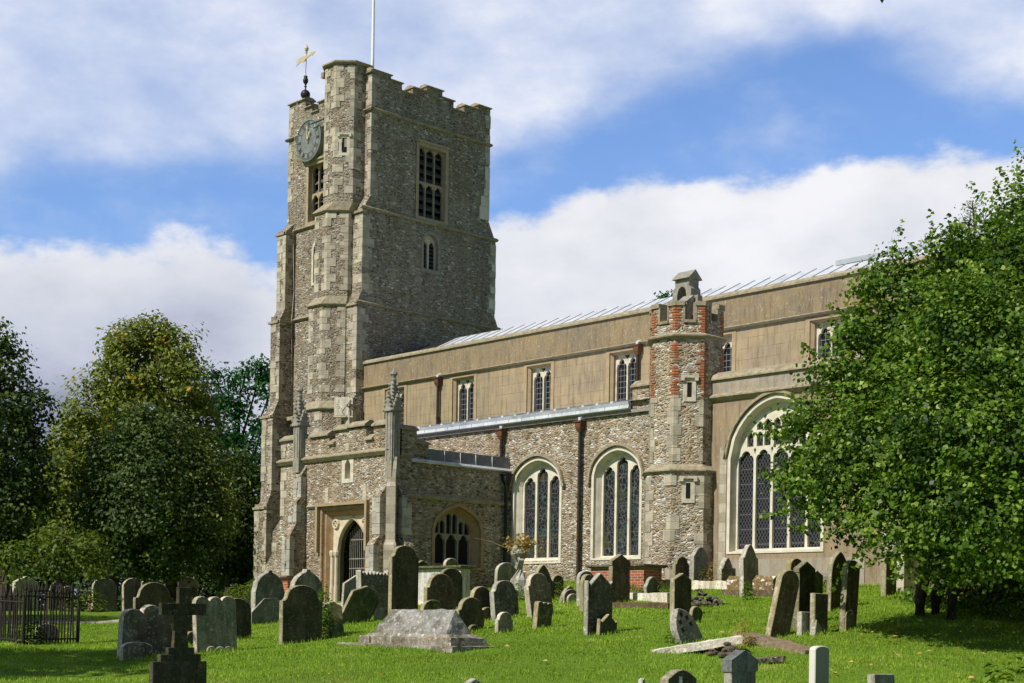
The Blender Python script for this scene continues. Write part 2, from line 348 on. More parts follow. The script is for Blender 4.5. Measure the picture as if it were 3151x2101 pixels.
def gravemat(name, base, lich, lamt, algae, aamt, lsc=11.0):
    m, g, oc = newmat(name)
    oi = g.n('ShaderNodeObjectInfo').outputs['Random']
    v = g.n('ShaderNodeVectorMath', {0: oc, 1: g.n('ShaderNodeCombineXYZ', {0: g.m('MULTIPLY', oi, 37.0), 1: g.m('MULTIPLY', oi, 91.0), 2: oi}).outputs[0]}, operation='ADD').outputs[0]
    n1 = g.noise(v, 2.2, 6.0, 0.6); n2 = g.noise(v, lsc, 6.0, 0.72); n3 = g.noise(v, 38.0, 4.0, 0.6)
    c = g.mix(g.m('MULTIPLY', g.sstep(n1, 0.38, 0.66), aamt), base, algae)
    c = g.mix(0.7, c, g.ramp(n3, [(0.3, 0.45), (0.7, 1.45)]), 'MULTIPLY')
    st = g.noise(g.n('ShaderNodeMapping', {'Vector': v, 'Scale': (6, 6, 0.9)}).outputs[0], 1.5, 5.0, 0.65)
    c = g.mix(0.7, c, g.ramp(st, [(0.32, 0.5), (0.66, 1.35)]), 'MULTIPLY')
    c = g.mix(g.m('MULTIPLY', g.sstep(n2, 0.53, 0.66), lamt), c, lich)
    c = g.mix(g.m('MULTIPLY', g.sstep(g.noise(v, 6.0, 6.0, 0.75), 0.58, 0.66), 0.65), c, (0.20, 0.12, 0.035))
    c = g.mix(g.m('MULTIPLY', g.sstep(g.noise(v, 16.0, 5.0, 0.7), 0.62, 0.67), lamt), c, (0.66, 0.64, 0.57))
    c = g.mix(1.0, c, g.ramp(oi, [(0, (0.78, 0.80, 0.78)), (0.5, (1, 1, 1)), (1, (1.2, 1.12, 1.0))]), 'MULTIPLY')
    return finish(m, g, c, 0.9, g.m('ADD', g.m('MULTIPLY', n2, 0.6), g.m('ADD', g.m('MULTIPLY', n3, 0.4), n1)), 0.6, 0.02, 0.2)
def glassmat(name, kind):
    m, g, oc = newmat(name); sx = g.n('ShaderNodeSeparateXYZ', {0: oc})
    h = g.m('ADD', sx.outputs[0], sx.outputs[1]); z = sx.outputs[2]
    def ln(e, period, w): 
        fr = g.m('FRACT', g.m('DIVIDE', e, period)); return g.m('LESS_THAN', fr, w)
    lead = None; tintc = (0.011, 0.012, 0.015)
    if kind == 'diamond':
        a = ln(g.m('ADD', h, g.m('MULTIPLY', z, 0.62)), 0.105, 0.15); b = ln(g.m('SUBTRACT', h, g.m('MULTIPLY', z, 0.62)), 0.105, 0.15)
        c = ln(z, 0.42, 0.055); lead = g.m('MAXIMUM', g.m('MAXIMUM', a, b), c); lc = (0.10, 0.10, 0.105)
    elif kind == 'grid':
        lead = g.m('MAXIMUM', ln(h, 0.16, 0.10), ln(z, 0.20, 0.09)); lc = (0.20, 0.20, 0.19)
    else:
        ed = g.n('ShaderNodeTexVoronoi', {'Vector': g.n('ShaderNodeMapping', {'Vector': oc, 'Scale': (9, 9, 6.5)}).outputs[0], 'Scale': 1.0}, feature='DISTANCE_TO_EDGE').outputs['Distance']
        lead = g.m('MAXIMUM', g.m('LESS_THAN', ed, 0.055), ln(z, 0.88, 0.022)); lc = (0.085, 0.09, 0.09)
        vc = g.n('ShaderNodeTexVoronoi', {'Vector': g.n('ShaderNodeMapping', {'Vector': oc, 'Scale': (5, 5, 3)}).outputs[0], 'Scale': 1.0}).outputs['Color']
        r = g.n('ShaderNodeSeparateColor', {0: vc}).outputs[0]
        tintc = g.ramp(r, [(0.0, (0.012, 0.014, 0.016)), (0.55, (0.022, 0.026, 0.028)), (0.72, (0.02, 0.045, 0.045)), (0.84, (0.06, 0.055, 0.012)), (0.93, (0.04, 0.012, 0.02)), (1.0, (0.03, 0.04, 0.05))])
    n = g.noise(oc, 9.0, 2.0)
    col = g.mix(lead, tintc, lc)
    rough = g.m('ADD', 0.22, g.m('MULTIPLY', lead, 0.5))
    return finish(m, g, col, rough, n, 0.35, 0.03, 0.2)
def leafmat(name, stops, trans=0.35, gloss=0.42, backc=1.3):
    m, g, oc = newmat(name)
    at = g.n('ShaderNodeAttribute', attribute_name='tone').outputs['Fac']
    col = g.ramp(at, stops)
    b = g.n('ShaderNodeBsdfPrincipled', {'Base Color': col, 'Roughness': gloss, 'Specular IOR Level': 0.18})
    t = g.n('ShaderNodeBsdfTranslucent', {'Color': g.mix(1.0, col, (1.5 * backc, 1.6 * backc, 0.6), 'MULTIPLY')})
    mx = g.n('ShaderNodeMixShader', {0: trans, 1: b.outputs[0], 2: t.outputs[0]})
    g.n('ShaderNodeOutputMaterial', {'Surface': mx.outputs[0]}); return m

M = {}
M['flint_aisle'] = flint('flint_aisle', 9.0, AISLE_STOPS, (0.46, 0.40, 0.30), tint=(0.75, 0.62, 0.42))
M['flint_tower'] = flint('flint_tower', 8.0, TOWER_STOPS, (0.42, 0.37, 0.28), 0.09, tint=(0.68, 0.56, 0.40))
M['flint_porch'] = flint('flint_porch', 10.0, AISLE_STOPS, (0.43, 0.37, 0.27), tint=(0.62, 0.50, 0.34), stain=0.7)
M['flint_turret'] = flint('flint_turret', 8.5, AISLE_STOPS, (0.52, 0.45, 0.33), tint=(0.75, 0.64, 0.46))
M['ashlar'] = ashlar('ashlar', (0.47, 0.415, 0.31), var=0.35)
M['ashlar_grey'] = ashlar('ashlar_grey', (0.45, 0.42, 0.35), 0.5, 0.3, 0.3)
M['dressing'] = plain('dressing_stone', (0.56, 0.51, 0.40), 0.85, 0.30, 5.0, alt=(0.40, 0.33, 0.21))
M['coping'] = plain('coping_stone', (0.31, 0.265, 0.18), 0.9, 0.45, 7.0, alt=(0.22, 0.18, 0.09))
M['tanstone'] = plain('tan_stone', (0.35, 0.265, 0.155), 0.85, 0.2, 5.0)
M['belfrystone'] = plain('belfry_stone', (0.36, 0.29, 0.185), 0.85, 0.3, 5.0)
M['newstone'] = plain('new_limestone', (0.64, 0.59, 0.47), 0.85, 0.22, 3.0, bs=0.2, alt=(0.47, 0.41, 0.29), altlo=0.56)
M['tracery_old'] = plain('old_tracery_stone', (0.58, 0.50, 0.36), 0.85, 0.2, 6.0)
M['brownstone'] = plain('brown_stone', (0.33, 0.215, 0.11), 0.85, 0.3, 4.0, alt=(0.36, 0.28, 0.18))
M['shadestone'] = plain('shaded_reveal_stone', (0.13, 0.10, 0.07), 0.9, 0.4, 6.0)  # dark tone carries the shade of the door reveal
M['greystone'] = plain('grey_weathered_stone', (0.27, 0.25, 0.205), 0.9, 0.4, 9.0, alt=(0.42, 0.40, 0.35), altlo=0.56)
M['render'] = render_wall('ochre_render', (0.35, 0.27, 0.16), (0.27, 0.215, 0.145), streak=0.85)
M['render_par'] = render_wall('weathered_render', (0.26, 0.195, 0.11), (0.205, 0.165, 0.11), False, 0.75, 0.55)
M['render_chapel'] = render_wall('chapel_render', (0.31, 0.235, 0.145), (0.25, 0.195, 0.13), False, 0.8, 0.4)
M['render_grey'] = render_wall('grey_render', (0.31, 0.265, 0.20), (0.36, 0.32, 0.26), False, 0.6, 0.35)
M['brick'] = brick('red_brick', (0.42, 0.12, 0.045), (0.30, 0.08, 0.035))
M['brickq'] = plain('brick_quoin', (0.37, 0.125, 0.05), 0.9, 0.5, 7.0, alt=(0.27, 0.17, 0.11), altlo=0.47)
M['lead'] = plain('lead_sheet', (0.54, 0.56, 0.59), 0.6, 0.2, 2.2, spec=0.25, alt=(0.40, 0.43, 0.46), altlo=0.48, bs=0.2)
M['leadroll'] = plain('lead_roll', (0.36, 0.385, 0.41), 0.5, 0.2, 3.0, spec=0.4, bs=0.1)
M['leaddark'] = plain('dark_lead', (0.13, 0.14, 0.155), 0.5, 0.3, 5.0, spec=0.4, alt=(0.2, 0.21, 0.22))
M['rust'] = plain('rusty_iron', (0.03, 0.02, 0.015), 0.7, 0.4, 9.0, alt=(0.06, 0.033, 0.02))
M['hopper'] = plain('hopper_iron', (0.13, 0.058, 0.028), 0.75, 0.4, 9.0, alt=(0.08, 0.04, 0.025))
M['black'] = plain('black_iron', (0.02, 0.019, 0.018), 0.5, 0.4, 9.0, alt=(0.06, 0.04, 0.025), altlo=0.6)
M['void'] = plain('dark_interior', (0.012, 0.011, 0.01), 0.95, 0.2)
M['louvre'] = plain('slate_louvre', (0.085, 0.095, 0.10), 0.7, 0.3, 6.0)
M['white'] = plain('white_paint', (0.80, 0.80, 0.79), 0.4, 0.04, 3.0)
M['gold'] = plain('faded_gilding', (0.62, 0.50, 0.28), 0.5, 0.15, 6.0)
M['dial'] = plain('clock_dial', (0.175, 0.19, 0.175), 0.6, 0.35, 2.2, alt=(0.28, 0.36, 0.31), altlo=0.54)
M['dialdark'] = plain('clock_marks', (0.07, 0.07, 0.06), 0.7, 0.2)
M['gl_diamond'] = glassmat('diamond_glass', 'diamond'); M['gl_grid'] = glassmat('leaded_glass', 'grid'); M['gl_stain'] = glassmat('stained_glass', 'stain')
M['gl_yellow'] = plain('pale_window_inside', (0.42, 0.34, 0.13), 0.5, 0.3, 3.0)
M['g_algae'] = gravemat('algae_stone', (0.10, 0.085, 0.048), (0.27, 0.26, 0.19), 0.32, (0.045, 0.048, 0.02), 0.85)
M['g_brown'] = gravemat('brown_gravestone', (0.125, 0.095, 0.06), (0.34, 0.31, 0.24), 0.45, (0.075, 0.045, 0.022), 0.7)
M['g_lichen'] = gravemat('lichen_stone', (0.165, 0.145, 0.105), (0.42, 0.40, 0.34), 0.75, (0.07, 0.062, 0.04), 0.9, 14.0)
M['g_green'] = gravemat('green_grey_stone', (0.21, 0.205, 0.15), (0.50, 0.49, 0.43), 0.5, (0.11, 0.125, 0.085), 0.8)
M['g_slate'] = gravemat('blue_grey_stone', (0.20, 0.205, 0.195), (0.40, 0.39, 0.34), 0.35, (0.13, 0.13, 0.11), 0.6)
M['g_pale'] = gravemat('pale_gravestone', (0.38, 0.36, 0.30), (0.62, 0.60, 0.55), 0.7, (0.17, 0.155, 0.11), 0.7)
M['g_moss'] = gravemat('mossy_stone', (0.13, 0.13, 0.06), (0.50, 0.48, 0.42), 0.4, (0.055, 0.075, 0.018), 0.9, 6.0)
M['g_rim'] = gravemat('lichened_lit_edge', (0.46, 0.43, 0.35), (0.70, 0.68, 0.62), 0.8, (0.26, 0.23, 0.16), 0.5, 9.0)  # pale rim: sunlight on the edges put into the colour, with lichen
M['g_rimolive'] = gravemat('olive_lit_edge', (0.34, 0.30, 0.19), (0.56, 0.53, 0.42), 0.6, (0.20, 0.18, 0.08), 0.6, 9.0)
M['g_tomb'] = gravemat('lichened_tomb', (0.27, 0.262, 0.235), (0.52, 0.515, 0.48), 0.75, (0.10, 0.088, 0.05), 0.85, 8.0)
M['g_black'] = gravemat('blackened_stone', (0.062, 0.055, 0.04), (0.26, 0.24, 0.16), 0.22, (0.035, 0.036, 0.018), 0.8)
M['g_war'] = plain('war_grave_face', (0.27, 0.265, 0.20), 0.85, 0.12, 4.0, bs=0.1)
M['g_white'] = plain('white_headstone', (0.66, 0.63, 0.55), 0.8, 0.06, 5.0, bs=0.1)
M['tombwhite'] = gravemat('white_tomb', (0.66, 0.63, 0.55), (0.78, 0.76, 0.70), 0.5, (0.42, 0.37, 0.28), 0.4)
M['bark'] = plain('bark', (0.055, 0.042, 0.03), 0.95, 0.5, 12.0)
M['twig'] = plain('dry_twig', (0.17, 0.12, 0.07), 0.9, 0.3, 10.0)
M['l_lime'] = leafmat('lime_leaves', [(0.0, (0.016, 0.040, 0.006)), (0.45, (0.068, 0.135, 0.014)), (0.75, (0.165, 0.26, 0.032)), (1.0, (0.33, 0.40, 0.09))], 0.30, 0.42)
M['l_olive'] = leafmat('olive_leaves', [(0.0, (0.045, 0.07, 0.010)), (0.5, (0.165, 0.20, 0.032)), (0.97, (0.31, 0.33, 0.06)), (1.0, (0.50, 0.25, 0.01))], 0.24, 0.55)
M['l_dark'] = leafmat('dark_leaves', [(0.0, (0.014, 0.028, 0.007)), (0.6, (0.058, 0.098, 0.020)), (1.0, (0.16, 0.20, 0.045))], 0.2, 0.5)
M['l_acacia'] = leafmat('acacia_leaves', [(0.0, (0.018, 0.07, 0.022)), (1.0, (0.05, 0.17, 0.05))], 0.3, 0.5)
M['l_bright'] = leafmat('bright_leaves', [(0.0, (0.035, 0.075, 0.012)), (1.0, (0.17, 0.21, 0.035))], 0.3, 0.5)
M['l_dry'] = leafmat('dry_leaves', [(0.0, (0.30, 0.17, 0.04)), (0.6, (0.42, 0.30, 0.09)), (1.0, (0.16, 0.18, 0.04))], 0.2, 0.7)
M['l_fallen'] = leafmat('fallen_leaves', [(0.0, (0.45, 0.22, 0.05)), (1.0, (0.70, 0.52, 0.20))], 0.15, 0.7)
M['blade'] = leafmat('grass_blades', [(0.0, (0.14, 0.225, 0.018)), (0.5, (0.25, 0.385, 0.032)), (0.9, (0.33, 0.46, 0.05)), (1.0, (0.40, 0.40, 0.11))], 0.28, 0.65, 1.0)
def groundmat():
    m, g, oc = newmat('turf')
    n1 = g.noise(oc, 0.45, 5.0, 0.6); n2 = g.noise(oc, 7.0, 6.0, 0.7); n3 = g.noise(oc, 60.0, 4.0, 0.7)
    c = g.ramp(n2, [(0.25, (0.09, 0.16, 0.016)), (0.55, (0.16, 0.27, 0.025)), (0.8, (0.23, 0.31, 0.045))])
    c = g.mix(0.7, c, g.ramp(n3, [(0.3, 0.5), (0.7, 1.4)]), 'MULTIPLY')
    c = g.mix(g.m('MULTIPLY', g.sstep(n1, 0.52, 0.72), 0.45), c, (0.16, 0.17, 0.035))
    return finish(m, g, c, 0.95, g.m('ADD', n3, n2), 0.8, 0.04, 0.1)
M['turf'] = groundmat()
M['gravel'] = plain('gravel_path', (0.42, 0.35, 0.28), 0.95, 0.35, 30.0)
M['soil'] = plain('soil', (0.10, 0.08, 0.055), 0.95, 0.4, 10.0)

# ================================================================== GROUND
def build_ground():
    ds = np.concatenate([np.arange(-60, 12, 6.0), np.arange(12, 60, 0.7), np.arange(60, 140, 8.0), np.array([180, 260, 400, 700, 1200])])
    rs = np.concatenate([np.array([-1200, -600, -300, -150, -90]), np.arange(-60, -26, 4.0), np.arange(-26, 24, 0.7), np.arange(24, 70, 4.0), np.array([100, 200, 400, 800, 1200])])
    D, R = np.meshgrid(ds, rs, indexing='ij')
    X = D * FWD[0] + R * RGT[0]; Y = D * FWD[1] + R * RGT[1]; Z = ground_z(X, Y)
    n, k = D.shape; idx = np.arange(n * k).reshape(n, k)
    me = bpy.data.meshes.new('ground')
    f = np.stack([idx[:-1, :-1], idx[:-1, 1:], idx[1:, 1:], idx[1:, :-1]], -1).reshape(-1, 4)
    me.from_pydata(np.stack([X, Y, Z], -1).reshape(-1, 3).tolist(), [], f.tolist())
    me.polygons.foreach_set('use_smooth', [True] * len(me.polygons)); me.materials.append(M['turf'])
    o = bpy.data.objects.new('ground', me); C.objects.link(o); tagit(o, kind='structure')
build_ground()
PATH = [np.array(p) for p in [(-46.0, 10.5), (-42.5, 13.5), (-39.5, 16.5), (-37.5, 20.0), (-37.0, 24.0), (-37.15, 28.0)]]
def build_path():
    m = MB(); L = []; pts = []
    for i in range(len(PATH) - 1):
        for t in np.linspace(0, 1, 9)[:(9 if i == len(PATH) - 2 else 8)]: pts.append(PATH[i] * (1 - t) + PATH[i + 1] * t)
    for i, p in enumerate(pts):
        t = pts[min(i + 1, len(pts) - 1)] - pts[max(i - 1, 0)]; t = t / np.linalg.norm(t); nn = np.array([-t[1], t[0]])
        row = []
        for w in (-0.95, -0.9, -0.3, 0.3, 0.9, 0.95):
            q = p + nn * w; row.append((q[0], q[1], float(ground_z(*q)) + (0.03 if abs(w) < 0.92 else -0.05)))
        L.append(row)
    m.loft(L, 0, False, False, closed=False)
    m.build('path', M['gravel'], kind='structure', smooth=True)
build_path()
def near_path(x, y):
    best = np.full(np.shape(x), 1e9)
    for a, b in zip(PATH[:-1], PATH[1:]):
        ab = b - a; t = np.clip(((x - a[0]) * ab[0] + (y - a[1]) * ab[1]) / (ab @ ab), 0, 1)
        best = np.minimum(best, np.hypot(x - a[0] - t * ab[0], y - a[1] - t * ab[1]))
    return best

def tri_mesh(name, V, tone, mat, nper=3, quads=False):
    """V: (n, k, 3) points of n small faces; tone: one value per face"""
    n, k = V.shape[:2]; me = bpy.data.meshes.new(name)
    me.vertices.add(n * k); me.vertices.foreach_set('co', V.reshape(-1).astype(np.float32))
    me.loops.add(n * k); me.loops.foreach_set('vertex_index', np.arange(n * k, dtype=np.int32))
    me.polygons.add(n); me.polygons.foreach_set('loop_start', np.arange(0, n * k, k, dtype=np.int32))
    try: me.polygons.foreach_set('loop_total', np.full(n, k, dtype=np.int32))
    except Exception: pass
    at = me.attributes.new('tone', 'FLOAT', 'POINT'); at.data.foreach_set('value', np.repeat(tone, k).astype(np.float32))
    me.materials.append(mat); me.update(calc_edges=True)
    return me
def build_grass():
    N = 330000
    u = RNG.uniform(-0.37, 0.37, N); d = np.sqrt(RNG.uniform(17.5 ** 2, 47 ** 2, N)) * RNG.uniform(0.9, 1.0, N)
    d = np.where(d < 17.5, 35 - d, d)
    r = u * d; x = d * FWD[0] + r * RGT[0]; y = d * FWD[1] + r * RGT[1]
    ok = (near_path(x, y) > 0.95) & ~((y > 33.0) | ((y > 28.2) & (x < -35.1) & (x > -42)))
    x, y, d = x[ok], y[ok], d[ok]; n = len(x); z = ground_z(x, y)
    lush = np.sin(x * 1.7 + 2 * np.sin(y * 0.9)) * np.sin(y * 1.3 - 0.8 * x) * 0.5 + 0.5
    h = RNG.uniform(0.02, 0.052, n) * (0.75 + 0.5 * lush); w = RNG.uniform(0.007, 0.014, n) * (d / 26)
    a = RNG.uniform(0, 2 * np.pi, n); le = RNG.uniform(0.1, 0.8, n) * h; la = RNG.uniform(0, 2 * np.pi, n)
    V = np.zeros((n, 3, 3)); dx, dy = np.cos(a) * w, np.sin(a) * w
    V[:, 0] = np.stack([x - dx, y - dy, z - 0.01], -1); V[:, 1] = np.stack([x + dx, y + dy, z - 0.01], -1)
    V[:, 2] = np.stack([x + np.cos(la) * le, y + np.sin(la) * le, z + h], -1)
    big = np.sin(0.35 * x + 1.2 * np.sin(0.3 * y)) * np.sin(0.4 * y + 0.5) * 0.5 + 0.5; sm = np.sin(2.9 * x + 1.5 * np.sin(2.1 * y)) * np.sin(3.3 * y + 1.1 * np.sin(1.7 * x)); dry = (sm * np.sin(1.1 * x - .7 * y) > .62)
    tone = np.clip(RNG.normal(0.40, 0.2, n) + 0.28 * (lush - 0.5) + 0.45 * (big - 0.5) + .14 * sm + .45 * dry, 0, 1)
    o = bpy.data.objects.new('grass', tri_mesh('grass', V, tone, M['blade'])); C.objects.link(o)
    tagit(o, kind='stuff', label='short green churchyard grass growing between the graves', cat='grass')
build_grass()

# ================================================================== CHURCH
XT, YT, XP, YP, YA, YN = -49.52, 38.3, -35.22, 28.25, 33.1, 38.1
CH = thing('church', (-40.0, 33.0, 2.6), 'flint church with battlemented clock tower, rendered nave and south porch', 'church')
S = lambda y: south(y)

# ---------------- tower
def tower():
    m = MB(); fe, fs = east(XT), south(YT)
    # east face with belfry opening and small two-light opening
    par = [(38.3, 24.48), (39.3, 24.48), (39.3, 24.30), (39.9, 24.30), (39.9, 23.98), (40.5, 23.98), (40.5, 24.30), (41.28, 24.30), (41.28, 24.55), (42.15, 24.55), (42.15, 24.28), (42.8, 24.28), (42.8, 23.94), (43.43, 23.94), (43.43, 24.26), (44.23, 24.26), (44.23, 24.48), (44.97, 24.48)]
    bel = rect(40.86, 42.42, 18.88, 21.98); sm = arch(41.20, 42.07, 16.72, 17.75, 18.28, 6, 'round')
    wall(m, fe, [(38.3, 1.5), (44.97, 1.5)] + par[::-1], [bel, sm], 0, 0.34)
    # south face
    spar = [(-55.46, 24.40), (-54.25, 24.40), (-54.25, 23.98), (-53.75, 23.98), (-53.75, 23.66), (-53.27, 23.66), (-53.27, 24.0), (-52.6, 24.0), (-52.6, 24.4), (XT, 24.48)]
    belS = rect(-53.93, -52.40, 18.88, 21.40); low = arch(-53.5, -53.0, 16.2, 17.6, 18.0, 5, 'two')
    wall(m, fs, [(-55.46, 1.5), (XT, 1.5)] + spar[::-1], [belS], 0, 0.40)
    # north and west faces, back of parapet, leads
    m.box(-55.46, -55.0, YT + .45, 44.97, 1.5, 24.3); m.box(-55.0, XT - .45, 44.5, 44.97, 1.5, 24.3)
    m.box(-55.3, XT - 0.4, YT + .4, 44.8, 22.0, 23.2)
    for pr, fr in ((par, fe), (spar, fs)):   # thickness of the battlements
        for (a, za), (b, zb) in zip(pr[:-1], pr[1:]):
            if a != b:
                a2, b2 = (max(a, YT + .012) if fr is fe else a), (min(b, XT - .012) if fr is fs else b)
                m.loft([fr.L([(a2, 23.1), (b2, 23.1), (b2, za), (a2, za)], 0.002), fr.L([(a2, 23.1), (b2, 23.1), (b2, za), (a2, za)], 0.45)], 0, False, True)
    # clasping corner buttresses, stepping out downwards
    for x0, x1, steps in ((-55.5, -54.87, [(19.1, 38.31), (18.62, 37.82), (15.2, 37.81), (14.7, 37.57), (11.2, 37.58), (10.5, 37.27), (7.2, 37.28), (6.5, 37.03), (1.5, 37.03)]),
                          (-50.35, -49.50, [(19.3, 38.31), (18.6, 37.92), (15.2, 37.9), (14.75, 37.69), (10.9, 37.70), (10.5, 37.4), (1.5, 37.4)])):
        m.ext([(39.0, 1.5), (39.0, 19.1 if x0 < -55 else 19.3)] + [(y, z) for z, y in steps], 'x', x0, x1)
    for k, (z0, z1, e) in enumerate(((15.0, 18.7, .0), (11.0, 14.9, .08), (7.0, 10.6, .18), (1.5, 6.6, .3))):  # west spread of the south-west buttress
        m.box(-55.5 - e, -55.2, (37.82, 37.57, 37.27, 37.03)[k] + .01, 39.2, z0, z1)
    m.ext([(44.9, 1.5), (45.68, 1.5), (45.68, 14.7), (45.41, 15.3), (45.41, 18.6), (44.97, 19.45), (44.9, 19.45)], 'x', -50.4, -49.505)
    m.build('tower_wall', M['flint_tower'], CH)
    # copings of the battlements
    c = MB()
    for pr, e in ((par, True), (spar, False)):
        for (a, za), (b, zb) in zip(pr[:-1], pr[1:]):
            if a == b: continue
            lo, hi = min(a, b) - .05, max(a, b) + .05
            if e: c.ext([(XT + .09, za), (XT + .09, za + .04), (XT - .1, za + .13), (XT - .36, za + .13), (XT - .54, za + .04), (XT - .54, za)], 'y', lo, hi)
            else: c.ext([(YT - .09, za), (YT - .09, za + .04), (YT + .1, za + .13), (YT + .36, za + .13), (YT + .54, za + .04), (YT + .54, za)], 'x', lo, min(hi, XT + .05))
    c.build('battlement_coping', M['coping'], CH, label='stepped stone coping along the tower battlements')
    s = MB()
    def course(z, e, ys, xs, xr=(-55.62, XT), top=0.11):
        s.ext([(XT - .05, z - .05), (XT + e * .5, z - .05), (XT + e, z), (XT + e, z + .03), (XT + .0, z + top), (XT - .05, z + top)], 'y', ys[0], ys[1])
        s.ext([(xs + .05, z - .05), (xs - e * .5, z - .05), (xs - e, z), (xs - e, z + .03), (xs, z + top), (xs + .05, z + top)], 'x', xr[0], xr[1] + e)
    course(22.86, .13, (YT - .1, 45.05), YT)
    course(18.70, .12, (37.8, 45.5), YT, (-54.9, -52.6)); course(14.74, .12, (37.6, 45.75), YT, (-54.9, -52.5))
    for z, yb, x1 in ((18.58, 37.82, -54.84), (14.66, 37.57, -54.84), (10.46, 37.27, -54.84), (6.44, 37.03, -54.84)):
        s.box(-55.62 - (18.6 - z) * .02, x1, yb - .07, yb + .1, z - .08, z + .02); s.box(x1 - .1, x1 + .05, yb - .07, YT, z - .08, z + .02)
    for z, yb in ((18.58, 37.92), (14.70, 37.69), (10.46, 37.4)): s.box(-50.4, -49.44, yb - .07, yb + .1, z - .08, z + .02)
    s.box(-54.84, -51.5, 37.95, 38.32, 10.30, 10.46)
    s.build('string_course', M['coping'], CH, label='projecting moulded string courses round the tower')
    q = MB(); X, Y = Vector((1, 0)), Vector((0, 1))
    for x, y, z0, z1 in ((-55.5, 37.82, 15.2, 18.5), (-55.5, 37.57, 10.9, 14.6), (-55.66, 37.27, 6.7, 10.4), (-55.78, 37.03, 1.6, 6.35)): quoins(q, (x, y), X, Y, z0, z1, .34, .30, .32)
    for y, z0, z1 in ((37.82, 15.2, 18.5), (37.57, 11.2, 14.6), (37.27, 7.2, 10.4), (37.03, 1.6, 6.35)): quoins(q, (-54.87, y), -X, Y, z0, z1, .34, .18, .32)
    for y, z0, z1 in ((37.92, 15.2, 18.5), (37.70, 11.0, 14.6), (37.4, 3, 10.3)):
        quoins(q, (-49.5, y), -X, Y, z0, z1, .55, .34, .34); 
    quoins(q, (XT, YT), -X, Y, 19.3, 22.7, .30, .16, .34); quoins(q, (XT, YT), -X, Y, 23.05, 24.4, .30, .2, .3)
    quoins(q, (-55.46, YT), X, Y, 19.2, 22.7, .34, .18, .34); quoins(q, (-55.46, YT), X, Y, 23.05, 24.3, .3, .2, .3)
    quoins(q, (XT, 44.97), -X, -Y, 19.5, 24.4, .3, .28, .3); quoins(q, (-49.505, 45.41), -X, -Y, 15.4, 18.5, .4, .26, .3); quoins(q, (-49.505, 45.68), -X, -Y, 11, 14.6, .4, .3, .3)
    z = 19.2
    q.build('tower_quoins', M['ashlar'], CH)
    p = MB()   # smooth renewed blocks at the north-east angle
    for z0, z1, l in ((19.5, 20.1, .55), (20.1, 20.55, .48), (20.55, 20.9, .30), (20.9, 21.25, .22), (21.25, 21.9, .26)): p.box(XT - .2, XT + .03, 44.97 - l, 44.985, z0, z1 - .015)
    for z0, z1, l in ((16.3, 16.6, .28), (15.6, 16.0, .35), (17.3, 17.6, .22)): p.box(XT - .2, XT + .045, 45.41 - l, 45.425, z0, z1)
    p.build('renewed_blocks', M['newstone'], CH, label='smooth pale replacement stones at the tower angle')
    # wire down the tower
    w = MB(); w.tube([(-54.80, YT - .06, 24.5), (-54.78, YT - .06, 22.95), (-54.78, YT - .16, 22.85), (-54.80, YT - .05, 20), (-54.83, YT - .05, 18.9), (-54.80, YT - .17, 18.7), (-54.82, YT - .05, 16), (-54.80, YT - .17, 14.75), (-54.82, YT - .05, 11)], .013, 4)
    w.build('lightning_cable', M['dressing'], CH)
tower()

def belfry(fr, s0, s1, z0, z1, n, tiers, dpt):
    """louvred tracery window; the part is its surround, its tracery and louvres are sub-parts"""
    w = MB(); e = .13
    wall(w, fr, rect(s0 - e, s1 + e, z0 - e, z1 + e), [rect(s0 + .03, s1 - .03, z0 + .04, z1 - .04)], -.03, .34)
    hood = [(s0 - e, z1 + e - .02), (s1 + e, z1 + e - .02), (s1 + e, z1 + e + .07), (s0 - e, z1 + e + .07)]
    w.loft([fr.L(hood, -.10), fr.L(hood, .02)])
    win = w.build('belfry_window', M['belfrystone'], CH)
    t = MB(); lw = (s1 - s0 - .06) / n; holes = []; zs = [z0 + .04]
    if tiers == 2: zs = [z0 + .06, (z0 + z1) / 2 + .05]
    top = (z1 - z0) / tiers - .06
    for zb in zs:
        for i in range(n):
            a = s0 + .03 + i * lw + .022; b = a + lw - .044
            holes.append(light(a, b, zb, zb + top - (b - a) * .60, .20, .95))
    wall(t, fr, rect(s0, s1, z0, z1), holes, dpt - .12, .10)
    tr = t.build('tracery', M['belfrystone'], win)
    l = MB()
    for zb in zs:
        k = int(top / .34)
        for j in range(k):
            z = zb + .03 + j * top / k
            a, b = fr.P(s0 + .02, z, dpt - .0), fr.P(s1 - .02, z, dpt - .0); c, d = fr.P(s1 - .02, z + .26, dpt + .22), fr.P(s0 + .02, z + .26, dpt + .22)
            up = Vector((0, 0, .03)); l.hexa([a, b, c, d, a + up, b + up, c + up, d + up])
    l.build('louvre', M['louvre'], win)
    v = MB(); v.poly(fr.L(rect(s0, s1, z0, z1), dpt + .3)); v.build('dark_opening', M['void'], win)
belfry(east(XT), 40.86, 42.42, 18.88, 21.98, 3, 2, .26)
belfry(south(YT), -53.93, -52.40, 18.88, 21.40, 3, 2, .30)
